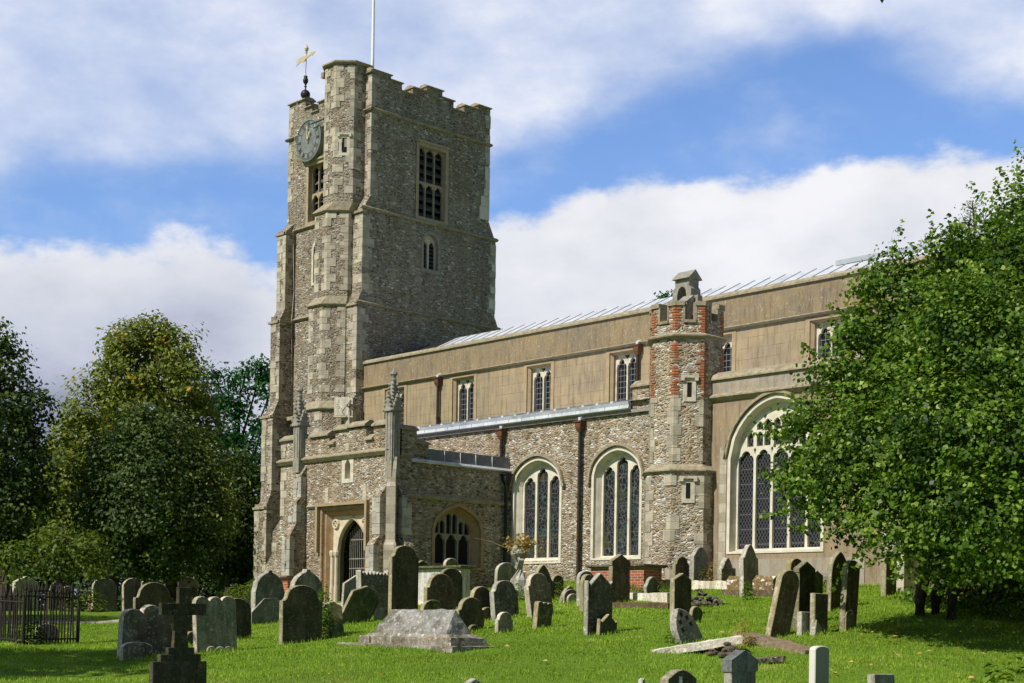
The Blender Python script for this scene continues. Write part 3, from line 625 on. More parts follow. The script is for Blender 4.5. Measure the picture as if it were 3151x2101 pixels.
def ringing_window():
    fr = east(XT); w = MB(); o = arch(41.10, 42.17, 16.58, 17.75, 18.40, 7, 'round'); i = arch(41.22, 42.05, 16.74, 17.75, 18.26, 7, 'round')
    w.poly(fr.L(o, -.03), 0, [fr.L(i, -.03)]); w.loft([fr.L(i, -.03), fr.L(i, .3)], 0, False, False); w.loft([fr.L(o, -.03), fr.L(o, .02)], 0, False, False)
    win = w.build('small_tower_window', M['greystone'], CH, label='small arched two-light louvred opening below the belfry')
    t = MB(); wall(t, fr, i, [light(41.26, 41.59, 16.78, 17.8, .2), light(41.68, 42.01, 16.78, 17.8, .2)], .18, .10); t.build('tracery', M['tracery_old'], win)
    l = MB()
    for k in range(8):
        z = 16.8 + k * .17; a, b, c, d = fr.P(41.22, z, .28), fr.P(42.05, z, .28), fr.P(42.05, z + .12, .40), fr.P(41.22, z + .12, .40); u = Vector((0, 0, .025))
        l.hexa([a, b, c, d, a + u, b + u, c + u, d + u])
    l.build('louvre', M['louvre'], win)
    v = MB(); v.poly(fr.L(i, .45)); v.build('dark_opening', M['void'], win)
ringing_window()
def lancet():
    fr = south(YT); w = MB(); o = arch(-53.55, -52.9, 16.1, 17.55, 18.1, 6, 'two'); i = arch(-53.42, -53.03, 16.2, 17.55, 17.95, 6, 'two')
    w.poly(fr.L(o, -.04), 0, [fr.L(i, -.04)]); w.loft([fr.L(o, -.04), fr.L(o, .02)], 0, False, False); w.loft([fr.L(i, -.04), fr.L(i, -.005)], 0, False, False)
    win = w.build('blind_lancet', M['dressing'], CH); v = MB(); v.poly(fr.L(i, -.008)); v.build('pane', M['void'], win)
lancet()

def stair_turret():
    m = MB(); st = [(-50.90, 38.12, .92, 18.95, 24.72), (-51.22, 38.12, 1.05, 14.95, 18.62), (-51.37, 38.12, 1.15, 10.7, 14.72), (-51.40, 38.12, 1.26, 1.5, 10.35)]
    for k, (x, y, r, z0, z1) in enumerate(st):
        m.loft([lev(octa(x, y, r), z0), lev(octa(x, y, r), z1)])
        if k: m.loft([lev(octa(x, y, r), z1), lev(octa(st[k - 1][0], y, st[k - 1][2]), st[k - 1][3] + .02)], 0, False, False)
    t = m.build('stair_turret', M['flint_tower'], CH, label='polygonal stair turret on the south side of the tower')
    c = MB()
    for k, (x, y, r, z0, z1) in enumerate(st[1:]):
        c.loft([lev(octa(x, y, r + .03), z1 - .06), lev(octa(x, y, r + .11), z1), lev(octa(x, y, r + .11), z1 + .04), lev(octa(st[k][0], y, st[k][2] + .02), z1 + .34)], 0)
    x, y, r, z0, z1 = st[0]
    c.loft([lev(octa(x, y, r + .04), z1 - .02), lev(octa(x, y, r + .14), z1 + .03), lev(octa(x, y, r + .14), z1 + .09), lev(octa(x, y, r * .6), z1 + .24)])
    c.box(x - 1.13, x - .93, y - .62, y - .42, z1 - .16, z1 + .06)
    c.build('turret_coping', M['coping'], t)
    q = MB()
    for x, y, r, z0, z1 in st:
        P = [Vector(p) for p in octa(x, y, r)]
        for i in (0, 1, 2, 3): quoins(q, P[i], P[i - 1] - P[i], P[(i + 1) % 8] - P[i], z0 + (.36 if z0 > 2 else 0), z1 - .08, .34, .16, .32, .05)
    q.build('turret_quoins', M['ashlar'], t)
    # slit window in the facet facing south-east
    x, y, r = st[0][:3]; a = r * math.tan(math.pi / 8); mid = Vector((x + (a + r) / 2, y - (a + r) / 2)); dv = Vector((1, 1)).normalized(); nv = Vector((1, -1)).normalized()
    fr = Plane((mid.x, mid.y, 0), (dv.x, dv.y, 0), (nv.x, nv.y, 0))
    slit(fr, 0.0, 21.0, 21.62, .11, t)
def slit(fr, s, z0, z1, hw, par):
    w = MB(); e = .12
    wall(w, fr, rect(s - hw - e, s + hw + e, z0 - e, z1 + e * 1.3), [rect(s - hw, s + hw, z0, z1)], -.025, .022)
    lab = [(s - hw - e - .06, z1 + .04), (s - hw - e - .06, z1 + e * 1.6), (s + hw + e + .06, z1 + e * 1.6), (s + hw + e + .06, z1 + .04), (s + hw + e - .04, z1 + .04), (s + hw + e - .04, z1 + e), (s - hw - e + .04, z1 + e), (s - hw - e + .04, z1 + .04)]
    w.loft([fr.L(lab, -.09), fr.L(lab, 0)])
    o = w.build('slit_window', M['dressing'], par); v = MB(); v.poly(fr.L(rect(s - hw, s + hw, z0, z1), -.006)); v.build('dark_opening', M['void'], o) if par.parent is None else None
    if par.parent is not None:   # already a sub-part: keep two levels, darken with a pane in the same mesh
        o.data.materials.append(M['void']); me = o.data; b = len(me.vertices)
        me.vertices.add(4); me.loops.add(4); me.polygons.add(1); L = world_loc(par)
        for i, p in enumerate(fr.L(rect(s - hw, s + hw, z0, z1), -.006)): me.vertices[b + i].co = p - L
        lb = len(me.loops) - 4
        for i in range(4): me.loops[lb + i].vertex_index = b + i
        me.polygons[-1].loop_start = lb; me.polygons[-1].material_index = 1; me.update(calc_edges=True)
stair_turret()

def clock():
    c = Vector((-53.67, YT - .22, 22.42)); R = .92
    def ring(r, y): return [(c.x + r * math.cos(2 * math.pi * k / 40), y, c.z + r * math.sin(2 * math.pi * k / 40)) for k in range(40)]
    m = MB(); m.loft([ring(R, c.y + .22), ring(R, c.y - .02), ring(R - .05, c.y - .03), ring(R - .06, c.y)])
    k = m.build('clock', M['dial'], CH, label='round grey-green clock dial high on the tower')
    for a, l, w, nm in ((math.radians(-1 + 0), .66, .020, 'minute_hand'), (math.radians(29), .42, .028, 'hour_hand')):
        d = Vector((math.sin(a), 0, math.cos(a))); p = Vector((d.z, 0, -d.x)); h = MB()
        for y0, q in ((c.y - .06, 0),):
            pts = [c - d * .08 - p * w, c - d * .08 + p * w, c + d * l * .72 + p * w * .7, c + d * l * .75 + p * w * 1.9, c + d * l, c + d * l * .75 - p * w * 1.9, c + d * l * .72 - p * w * .7]
            h.loft([[(x.x, c.y - .055, x.z) for x in pts], [(x.x, c.y - .09, x.z) for x in pts]])
        h.build(nm, M['gold'], k)
    t = MB()
    for i in range(60):
        a = math.radians(6 * i); d = Vector((math.sin(a), 0, math.cos(a))); p = Vector((d.z, 0, -d.x)) * (.012 if i % 5 else .022)
        u, v = c + d * .80, c + d * .85
        t.loft([[(q.x, c.y - .012, q.z) for q in (u - p, u + p, v + p, v - p)], [(q.x, c.y + .01, q.z) for q in (u - p, u + p, v + p, v - p)]])
    for r0, r1 in ((.56, .575), (.775, .785)):
        for yy in (c.y - .010,):
            A, B = ring(r0, yy), ring(r1, yy); t.loft([A, B], 0, False, False)
    t.build('minute_track', M['dialdark'], k)
    nm = ['XII', 'I', 'II', 'III', 'IIII', 'V', 'VI', 'VII', 'VIII', 'IX', 'X', 'XI']
    n = MB()
    for i, s in enumerate(nm):   # numerals set radially, built of strokes
        a = math.radians(30 * i); d = Vector((math.sin(a), 0, math.cos(a))); p = Vector((d.z, 0, -d.x)); wd = {'I': .045, 'V': .085, 'X': .085}
        tot = sum(wd[ch] for ch in s); x = -tot / 2
        def stroke(xa, ya, xb, yb, th):
            A = c + p * xa + d * ya; B = c + p * xb + d * yb; dd = (B - A).normalized(); pp = Vector((dd.z, 0, -dd.x)) * th
            qs = [A - pp, A + pp, B + pp, B - pp]; n.loft([[(q.x, c.y - .014, q.z) for q in qs], [(q.x, c.y + .01, q.z) for q in qs]])
        for ch in s:
            w = wd[ch]; xc = x + w / 2
            if ch == 'I': stroke(xc, .60, xc, .76, .011)
            elif ch == 'V': stroke(xc - w * .38, .76, xc, .60, .012); stroke(xc + w * .38, .76, xc, .60, .006)
            else: stroke(xc - w * .38, .76, xc + w * .38, .60, .012); stroke(xc + w * .38, .76, xc - w * .38, .60, .006)
            x += w
    n.build('roman_numerals', M['dialdark'], k)
    b = MB(); b.box(c.x + .35, -51.2, c.y - .16, c.y - .13, 22.98, 23.03); b.build('iron_bar', M['black'], k)
clock()
def sundial():
    c = Vector((-49.75, 37.28, 10.38)); d = Vector((.687, .726, 0)); n = Vector((.726, -.687, 0)); m = MB()
    def slab(h, t0, t1, z=0): return [[c + d * s * h + Vector((0, 0, q * h + z)) + n * t for s, q in ((-1, -1), (1, -1), (1, 1), (-1, 1))] for t in (t0, t1)]
    m.loft(slab(.38, -.1, .06)); lo = [c + d * s * .40 + Vector((0, 0, -.40 + q)) + n * .1 for s, q in ((-1, -.05), (1, -.05), (1, 0), (-1, 0))]
    m.loft([lo, [p - n * .25 for p in lo]])
    o = m.build('sundial', M['tombwhite'], CH, label='square pale sundial plate at the foot of the tower')
    g = MB(); g.tube([c + d * .30 + Vector((0, 0, .26)) + n * .07, c - d * .04 + Vector((0, 0, -.26)) + n * .24], .014, 5); g.tube([c - d * .04 + Vector((0, 0, -.26)) + n * .24, c - d * .02 + Vector((0, 0, -.28)) + n * .06], .012, 5)
    g.build('gnomon', M['black'], o)
    k = MB()
    for i in range(9):
        a = math.radians(-80 + 20 * i); u = Vector((math.sin(a), 0, -math.cos(a)))
        p0 = c + d * u.x * .22 + Vector((0, 0, u.z * .22 + .12)) + n * .063; p1 = c + d * u.x * .30 + Vector((0, 0, u.z * .30 + .12)) + n * .063
        k.tube([p0, p1], .006, 4)
    k.build('hour_lines', M['greystone'], o)
sundial()

# ---------------- nave (clerestory)
CLW = [-48.05, -43.86, -39.70, -35.57, -31.46, -27.20, -23.0, -18.8]
def nave():
    fr = south(YN); m = MB(); x1 = -6.0
    wall(m, fr, rect(XT, x1, 1.5, 11.18), [rect(x, x + 1.25, 9.02, 10.99) for x in CLW], 0, .22)
    m.box(XT, x1, 44.4, 44.9, 1.5, 12.2); m.box(x1 - .4, x1, YN + .01, 44.9, 1.5, 12.2)
    m.build('nave_wall', M['render'], CH, label='ochre rendered clerestory wall with scored block lines')
    p = MB(); p.box(XT, x1, YN - .02, YN + .38, 11.22, 12.18); p.build('nave_parapet', M['render_par'], CH, label='plain weathered parapet band along the nave')
    c = MB(); c.ext([(YN - .10, 12.18), (YN - .10, 12.24), (YN + .05, 12.36), (YN + .36, 12.36), (YN + .44, 12.18)], 'x', XT + .02, x1)
    c.ext([(YN + .05, 11.12), (YN - .05, 11.12), (YN - .15, 11.17), (YN - .15, 11.195), (YN - .021, 11.235), (YN + .05, 11.235)], 'x', XT - .04, x1)
    c.build('nave_coping', M['coping'], CH)
    r = MB()
    def rz(x, y): 
        t = (y - 38.45) / (41.6 - 38.45); return 12.0 + t * 1.56
    xs = [-47.7, -40, -28.3, x1]
    for a, b in zip(xs[:-1], xs[1:]):
        r.add([(a, 38.45, 12.0), (b, 38.45, 12.0), (b, 41.6, rz(b, 41.6)), (a, 41.6, rz(a, 41.6)), (b, 44.5, 12.0), (a, 44.5, 12.0)], [(0, 1, 2, 3), (3, 2, 4, 5)])
    x = -47.4
    rf = r.build('nave_roof', M['lead'], CH, label='low pitched pale lead roof over the nave')
    ro = MB(); k = 0
    while x < x1 - 0.3:
        y0 = 38.45; up = .028
        for a, b in ((38.45, 40.0), (40.0, 41.6)):
            off = .18 if a == 40.0 and False else 0
            pts = [(x + off - .02, a, rz(x, a)), (x + off + .02, a, rz(x, a)), (x + off + .02, b, rz(x, b)), (x + off - .02, b, rz(x, b))]
            ro.loft([pts, [(q[0], q[1], q[2] + up) for q in pts]])
        x += .64; k += 1
    ro.build('lead_roll', M['leadroll'], rf)
    rc = MB(); rc.box(-28.6, x1, 41.42, 41.78, 13.5, 13.66); rc.build('ridge_cap', M['leadroll'], rf)
    fl = MB(); fl.add([(XT + .03, 38.5, 12.05), (-47.72, 38.5, 12.05), (-47.72, 41.6, 13.5), (XT + .03, 41.6, 13.5), (-47.72, 44.5, 12.0), (XT + .03, 44.5, 12.0)], [(0, 1, 2, 3), (3, 2, 4, 5)])
    fl.build('felt_strip', M['black'], rf)
    for i, x in enumerate(CLW): cler_window(x)
def cler_window(x):
    fr = south(YN); w = MB()
    wall(w, fr, rect(x - .16, x + 1.41, 9.0, 11.06), [rect(x + .0, x + 1.25, 9.02, 10.99)], -.022, .05)
    w.loft([fr.L(rect(x, x + 1.25, 9.02, 10.99), .02), fr.L(rect(x + .10, x + 1.20, 9.02, 10.93), .10)], 0, False, False)
    w.loft([fr.L(rect(x + .1, x + 1.2, 9.02, 10.93), .10), fr.L(rect(x + .1, x + 1.2, 9.02, 10.93), .34)], 0, False, False)
    win = w.build('clerestory_window', M['tanstone'], CH)
    t = MB(); a, b, c, d = x + .16, x + .615, x + .675, x + 1.13
    tri = lambda p, q: [(p, 10.90), (q, 10.90), ((p + q) / 2, 10.74)]
    wall(t, fr, rect(x + .06, x + 1.24, 9.02, 10.93), [light(a, b, 9.0 + .03, 10.46, .30, 1.25), light(c, d, 9.03, 10.46, .30, 1.25), tri(x + .51, x + .78), [(x + .13, 10.90), (x + .13, 10.74), (x + .24, 10.90)], [(x + 1.05, 10.90), (x + 1.16, 10.74), (x + 1.16, 10.90)]], .20, .13)
    t.build('tracery', M['dressing'], win)
    g = MB(); g.poly(fr.L(rect(x + .05, x + 1.24, 9.02, 10.93), .31)); g.build('glass', M['gl_grid'], win)
nave()

# ---------------- aisle
def big_window(name, fr, x0, x1, gx0, gx1, zsill, zs, za, gzb, gzs, gza, n, mat, glass, heads, hoodz, extra=None, kind='four'):
    w = MB(); R = .22; N = 10
    A = arch(x0, x1, zsill, zs, za, N, kind); B = arch(x0 + .10, x1 - .10, zsill + .06, zs, za - .11, N, kind)
    Cc = arch(gx0 - .06, gx1 + .06, gzb - .04, gzs, gza + .08, N, kind)
    w.poly(fr.L(A, -.025), 0, [fr.L(B, -.025)]); w.loft([fr.L(A, -.025), fr.L(A, .02)], 0, False, False)
    w.loft([fr.L(B, -.025), fr.L(B, .06), fr.L([(p[0] * .5 + q[0] * .5, p[1] * .5 + q[1] * .5) for p, q in zip(B, Cc)], .13), fr.L(Cc, R), fr.L(Cc, R + .2)], 0, False, False)
    # hood mould
    H0 = [p for p in arch(x0 - .03, x1 + .03, hoodz, zs, za + .03, N, kind)[2:]]; H1 = [p for p in arch(x0 - .10, x1 + .10, hoodz, zs, za + .11, N, kind)[2:]]
    H0 = [(H0[0][0], hoodz)] + H0 + [(H0[-1][0], hoodz)]; H1 = [(H1[0][0], hoodz)] + H1 + [(H1[-1][0], hoodz)]
    hood = H0 + H1[::-1]; hm = MB(); hm.loft([fr.L(hood, -.11), fr.L(hood, .01)])
    for sx in (x0 - .15, x1 + .03): hm.loft([fr.L(rect(sx, sx + .12, hoodz - .08, hoodz + .02), -.12), fr.L(rect(sx, sx + .12, hoodz - .08, hoodz + .02), .01)])
    win = w.build(name, mat, CH); hm.build('hood_mould', M['coping'], win)
    t = MB(); lw = (gx1 - gx0) / n; mw2 = .042; holes = []
    for i in range(n):
        a = gx0 + i * lw + (mw2 if i else 0.02); b = gx0 + (i + 1) * lw - (mw2 if i < n - 1 else 0.02)
        holes.append(light(a, b, gzb, heads[i], .22, .92))
    for h in (extra or []): holes.append(h)
    wall(t, fr, Cc, holes, R + .02, .09); 
    t.build('tracery', mat, win)
    g = MB(); g.poly(fr.L(Cc, R + .12)); g.build('glass', glass, win)
    return win
def downpipe(x, y, z0, z1, outd=(0, -1), r=.055, lead_spout=True, top='rust'):
    ox, oy = outd; m = MB(); cx, cy = x + ox * .12, y + oy * .12
    m.tube([(cx, cy, z0), (cx, cy, z1 - .30)], r, 8)
    z = z0 + .35
    while z < z1 - .5: m.tube([(cx, cy, z), (cx, cy, z + .07)], r * 1.35, 8); z += 1.15
    sx, sy = (abs(oy), abs(ox))
    def sq(h, zz): return [(cx - h, cy - h, zz), (cx + h, cy - h, zz), (cx + h, cy + h, zz), (cx - h, cy + h, zz)]
    p = m.build('drainpipe', M[top], CH)
    hp = MB(); hp.loft([sq(.06, z1 - .34), sq(.075, z1 - .30), sq(.11, z1 - .22), sq(.12, z1 - .08), sq(.155, z1 - .04), sq(.155, z1)]); hp.build('hopper', M['hopper' if top == 'rust' else top], p)
    if lead_spout:
        s = MB(); s.hexa([(cx - .05, cy - .05, z1 + .02), (cx + .05, cy - .05, z1 + .02), (cx + .09, y + .05, z1 + .02), (cx - .09, y + .05, z1 + .02), (cx - .05, cy - .05, z1 + .10), (cx + .05, cy - .05, z1 + .10), (cx + .12, y + .05, z1 + .22), (cx - .12, y + .05, z1 + .22)])
        s.build('spout', M['lead'], p)
def aisle():
    fr = south(YA); m = MB()
    w1, w2 = (-35.07, -32.83), (-31.56, -29.50)
    wall(m, fr, rect(-41.3, -27.2, 1.5, 7.97), [arch(w1[0] + .06, w1[1] - .06, 3.55, 5.85, 6.78, 10), arch(w2[0] + .06, w2[1] - .06, 3.58, 6.0, 6.86, 10)], 0, .05)
    m.box(-41.3, -40.9, YA + .02, 38.0, 1.5, 7.97)
    m.build('aisle_wall', M['flint_aisle'], CH, label='flint south aisle wall with two large traceried windows')
    big_window('aisle_window', fr, *w1, -34.79, -33.11, 3.46, 6.0, 6.84, 3.66, 5.95, 6.54, 3, M['newstone'], M['gl_stain'], (5.98, 6.26, 5.98), 5.92)
    big_window('aisle_window', fr, *w2, -31.32, -29.73, 3.52, 6.12, 6.92, 3.66, 6.08, 6.66, 3, M['newstone'], M['gl_stain'], (6.12, 6.40, 6.12), 5.95)
    r = MB(); r.add([(-41.3, 32.92, 8.21), (-27.5, 32.92, 8.21), (-27.5, YN - .01, 9.15), (-41.3, YN - .01, 9.15)], [(0, 1, 2, 3)])
    r.ext([(33.0, 7.97), (32.93, 7.97), (32.88, 8.0), (32.90, 8.10), (32.86, 8.20), (33.0, 8.23)], 'x', -41.0, -29.92)
    rf = r.build('aisle_roof', M['lead'], CH, label='pale lead aisle roof with upstand edge'); ro = MB(); x = -40.8
    while x < -30.0:
        pts = [(x - .05, 32.88, 8.20), (x + .05, 32.88, 8.20), (x + .05, YN - .02, 9.15), (x - .05, YN - .02, 9.15)]
        ro.loft([pts, [(a, b, c + .055) for a, b, c in pts]]); ro.box(x + .30, x + .315, 32.875, 32.90, 8.0, 8.2); x += .60
    ro.build('lead_roll', M['lead'], rf)
    so_ = MB(); so_.box(-41.2, -28.7, YA - .10, YA + .04, 7.87, 7.97); so_.build('eaves_moulding', M['greystone'], CH)
    p = MB(); p.box(-29.91, -28.6, YA - .02, YA + .35, 7.98, 8.62); pr = p.build('parapet_stub', M['flint_turret'], CH)
    c = MB(); c.ext([(YA - .10, 8.62), (YA - .10, 8.67), (YA + .14, 8.84), (YA + .42, 8.62)], 'x', -29.96, -29.1); c.box(-29.93, -29.75, YA - .035, YA, 8.0, 8.6); c.build('coping', M['coping'], pr)
    downpipe(-35.52, YA, 6.9, 7.84, top='rust'); downpipe(-31.98, YA, 2.6, 7.80, top='rust')
    for x in (-44.6, -34.17): downpipe(x, YN, 9.15, 11.1, top='rust')
aisle()
def chapel():
    fr = south(YA); m = MB(); W = (-26.32, -23.08)
    wall(m, fr, rect(-27.2, -6.0, 1.5, 8.02), [arch(W[0] + .08, W[1] - .08, 3.62, 6.25, 7.84, 10, 'four')], 0, .05)
    m.build('chapel_wall', M['render_chapel'], CH, label='orange-tan rendered chapel wall right of the brick turret')
    p = MB(); p.box(-27.0, -6.0, YA - .015, YA + .36, 8.06, 8.50); p.build('chapel_parapet', M['render_grey'], CH)
    c = MB(); c.ext([(YA - .09, 8.50), (YA - .09, 8.54), (YA - .02, 8.66), (YA + .2, 8.76), (YA + .44, 8.50)], 'x', -27.0, -6.0)
    c.ext([(YA + .05, 7.90), (YA - .03, 7.90), (YA - .15, 8.0), (YA - .15, 8.04), (YA - .01, 8.12), (YA + .05, 8.12)], 'x', -27.0, -6.0); c.build('chapel_coping', M['coping'], CH)
    ap = MB(); ap.box(-26.5, -21.8, YA - .03, YA + .05, 1.5, 3.44); ap.build('plinth_wall', M['render_grey'], CH, label='pale scraped masonry below the great window')
    b = MB(); b.box(-26.60, -26.36, YA - .02, YA + .01, 2.0, 6.6)
    b.build('jamb_blocks', M['ashlar'], CH)
    ex = []
    gx0, gx1 = -26.16, -23.24; lw = (gx1 - gx0) / 5
    def arc_top(c): return 6.25 + 1.33 * (1 - min(1, abs(c + 24.70) / 1.50) ** 1.95) ** .56
    for i in range(5):
        a = gx0 + i * lw + .055; b_ = gx0 + (i + 1) * lw - .055; cx = (a + b_) / 2
        for u, v in ((a, cx - .022), (cx + .022, b_)):
            out = u if abs(u + 24.7) > abs(v + 24.7) else v; tp = arc_top(out) - .07; h = (v - u) / 2
            for z0, z1 in ((6.58, 6.98), (7.03, 7.32), (7.36, 7.62)):
                z2 = min(z1, tp)
                if z2 - z0 > h * 1.3: ex.append(light(u, v, z0, z2 - h * 1.02, .22, .9, 16))
    for i in range(1, 5):   # eyelets between the main heads
        x = gx0 + i * lw; z = 6.46; ex.append([(x - .045, z + .03), (x, z - .10), (x + .045, z + .03), (x, z + .09)])
    big_window('chapel_window', fr, *W, gx0, gx1, 3.60, 6.25, 7.92, 3.74, 6.25, 7.64, 5, M['newstone'], M['gl_diamond'], (6.20, 6.22, 6.22, 6.22, 6.20), 6.60, ex)
    bp = [(YA + .1, 1.0), (YA - 1.05, 1.0), (YA - 1.05, 4.9), (YA - .75, 5.4), (YA - .75, 6.4), (YA, 7.2), (YA + .1, 7.2)]
    for xa, xb in ((-20.65, -20.0), (-14.6, -13.9)): bt = MB(); bt.ext(bp, 'x', xa, xb); bt.build('chapel_buttress', M['ashlar'], CH)
    r = MB(); r.add([(-27, YA + .4, 8.3), (-6, YA + .4, 8.3), (-6, YN, 9.2), (-27, YN, 9.2)], [(0, 1, 2, 3)]); r.build('chapel_roof', M['lead'], CH)
chapel()

def rood_turret():
    cx, cy = -27.94, 33.14; m = MB()
    m.loft([lev(octa(cx, cy, 1.12), 1.2), lev(octa(cx, cy, 1.10), 5.90), lev(octa(cx, cy, 1.0), 6.12), lev(octa(cx, cy, 1.0), 10.12)], 0, True, True)
    # parapet with embrasures
    P = octa(cx, cy, 1.0); Q = octa(cx, cy, .78)
    for i in range(8):
        a, b = Vector(P[i]), Vector(P[(i + 1) % 8]); c, d = Vector(Q[i]), Vector(Q[(i + 1) % 8])
        for t0, t1 in ((0, .30), (.70, 1)):
            q = [a.lerp(b, t0), a.lerp(b, t1), c.lerp(d, t1), c.lerp(d, t0)]
            m.ext([(v.x, v.y) for v in q], 'z', 10.10, 10.60)
    t = m.build('rood_turret', M['flint_turret'], CH, label='octagonal flint turret with red brick corners')
    c = MB()
    c.loft([lev(octa(cx, cy, 1.0), 9.66), lev(octa(cx, cy, 1.12), 9.71), lev(octa(cx, cy, 1.13), 9.745), lev(octa(cx, cy, 1.0), 9.82)], 0, False, False)
    c.loft([lev(octa(cx, cy, 1.10), 5.87), lev(octa(cx, cy, 1.20), 5.92), lev(octa(cx, cy, 1.20), 5.95), lev(octa(cx, cy, 1.0), 6.12)], 0, False, False)
    P = octa(cx, cy, 1.05); Q = octa(cx, cy, .72)
    for i in range(8):
        a, b = Vector(P[i]), Vector(P[(i + 1) % 8]); e, d = Vector(Q[i]), Vector(Q[(i + 1) % 8])
        for t0, t1, z0, z1 in ((0, .32, 10.58, 10.70), (.68, 1, 10.58, 10.70), (.30, .70, 10.10, 10.18)):
            q = [a.lerp(b, t0), a.lerp(b, t1), e.lerp(d, t1), e.lerp(d, t0)]; c.ext([(v.x, v.y) for v in q], 'z', z0, z1)
        for tt in (.27, .66):
            A2, B2 = Vector(octa(cx, cy, 1.02)[i]), Vector(octa(cx, cy, 1.02)[(i + 1) % 8]); q = [A2.lerp(B2, tt), A2.lerp(B2, tt + .07), e.lerp(d, tt + .07), e.lerp(d, tt)]; c.ext([(v.x, v.y) for v in q], 'z', 10.16, 10.59)
    c.build('turret_coping', M['coping'], t)
    bq = MB(); sq = MB(); P = [Vector(p) for p in octa(cx, cy, 1.0)]; P2 = [Vector(p) for p in octa(cx, cy, 1.105)]
    for i in (0, 1, 2, 3, 7):
        for z0, z1 in ((8.06, 9.56), (9.84, 10.56)): quoins(bq, P[i], P[i - 1] - P[i], P[(i + 1) % 8] - P[i], z0, z1, .17, .09, .075, .03, .022, .05)
        quoins(sq, P[i], P[i - 1] - P[i], P[(i + 1) % 8] - P[i], 6.2, 8.06, .20, .13, .34, .03)
        quoins(sq, P2[i], P2[i - 1] - P2[i], P2[(i + 1) % 8] - P2[i], 2.0, 5.80, .27, .16, .36, .04)
    bq.build('brick_quoins', M['brickq'], t); sq.build('stone_quoins', M['ashlar'], t)
    a = 1.0 * math.tan(math.pi / 8)
    for z0, z1, r in ((8.0, 8.42, 1.0), (5.14, 5.58, 1.105)):
        a = r * math.tan(math.pi / 8); mid = (cx + (a + r) / 2, cy - (a + r) / 2); dv = Vector((1, 1)).normalized()
        slit(Plane((mid[0], mid[1], 0), (dv.x, dv.y, 0), (dv.x, -dv.y, 0)), .02, z0, z1, .065, t)
    # bellcote: a small gabled stone arch on the turret top
    b = MB(); fr = south(32.72); x0, x1 = -28.16, -27.42; xc = (x0 + x1) / 2
    out = [(x0 - .03, 9.9), (x1 + .03, 9.9), (x1 + .03, 10.78), (x1 - .03, 10.84), (x1 - .03, 11.16), (x1 - .10, 11.24), (x1 - .10, 11.45), (xc, 11.50), (x0 + .12, 11.45), (x0 + .12, 11.24), (x0 + .03, 11.16), (x0 + .03, 10.84), (x0 - .03, 10.78)]
    hole = arch(xc - .17, xc + .17, 10.45, 11.0, 11.24, 6, 'round')
    for d in (0.0, .42): b.poly(fr.L(out, d), 0, [fr.L(hole, d)])
    b.loft([fr.L(out), fr.L(out, .42)], 0, False, False); b.loft([fr.L(hole), fr.L(hole, .42)], 0, False, False)
    b.ext([(32.62, 11.45), (32.93, 11.72), (33.24, 11.45)], 'x', x0 + .06, x1 - .04)
    b.box(x1 - .30, x1 + .05, 32.45, 32.73, 10.05, 10.72); b.box(x0 - .10, x0 + .14, 32.55, 32.73, 10.05, 10.62)
    b.ext([(32.42, 10.72), (32.73, 10.95), (32.73, 10.72)], 'x', x1 - .32, x1 + .07)
    b.box(x1 + .02, x1 + .16, 32.8, 33.0, 10.2, 10.95)
    b.build('bellcote', M['greystone'], t, label='small gabled stone bellcote on the turret top')
rood_turret()

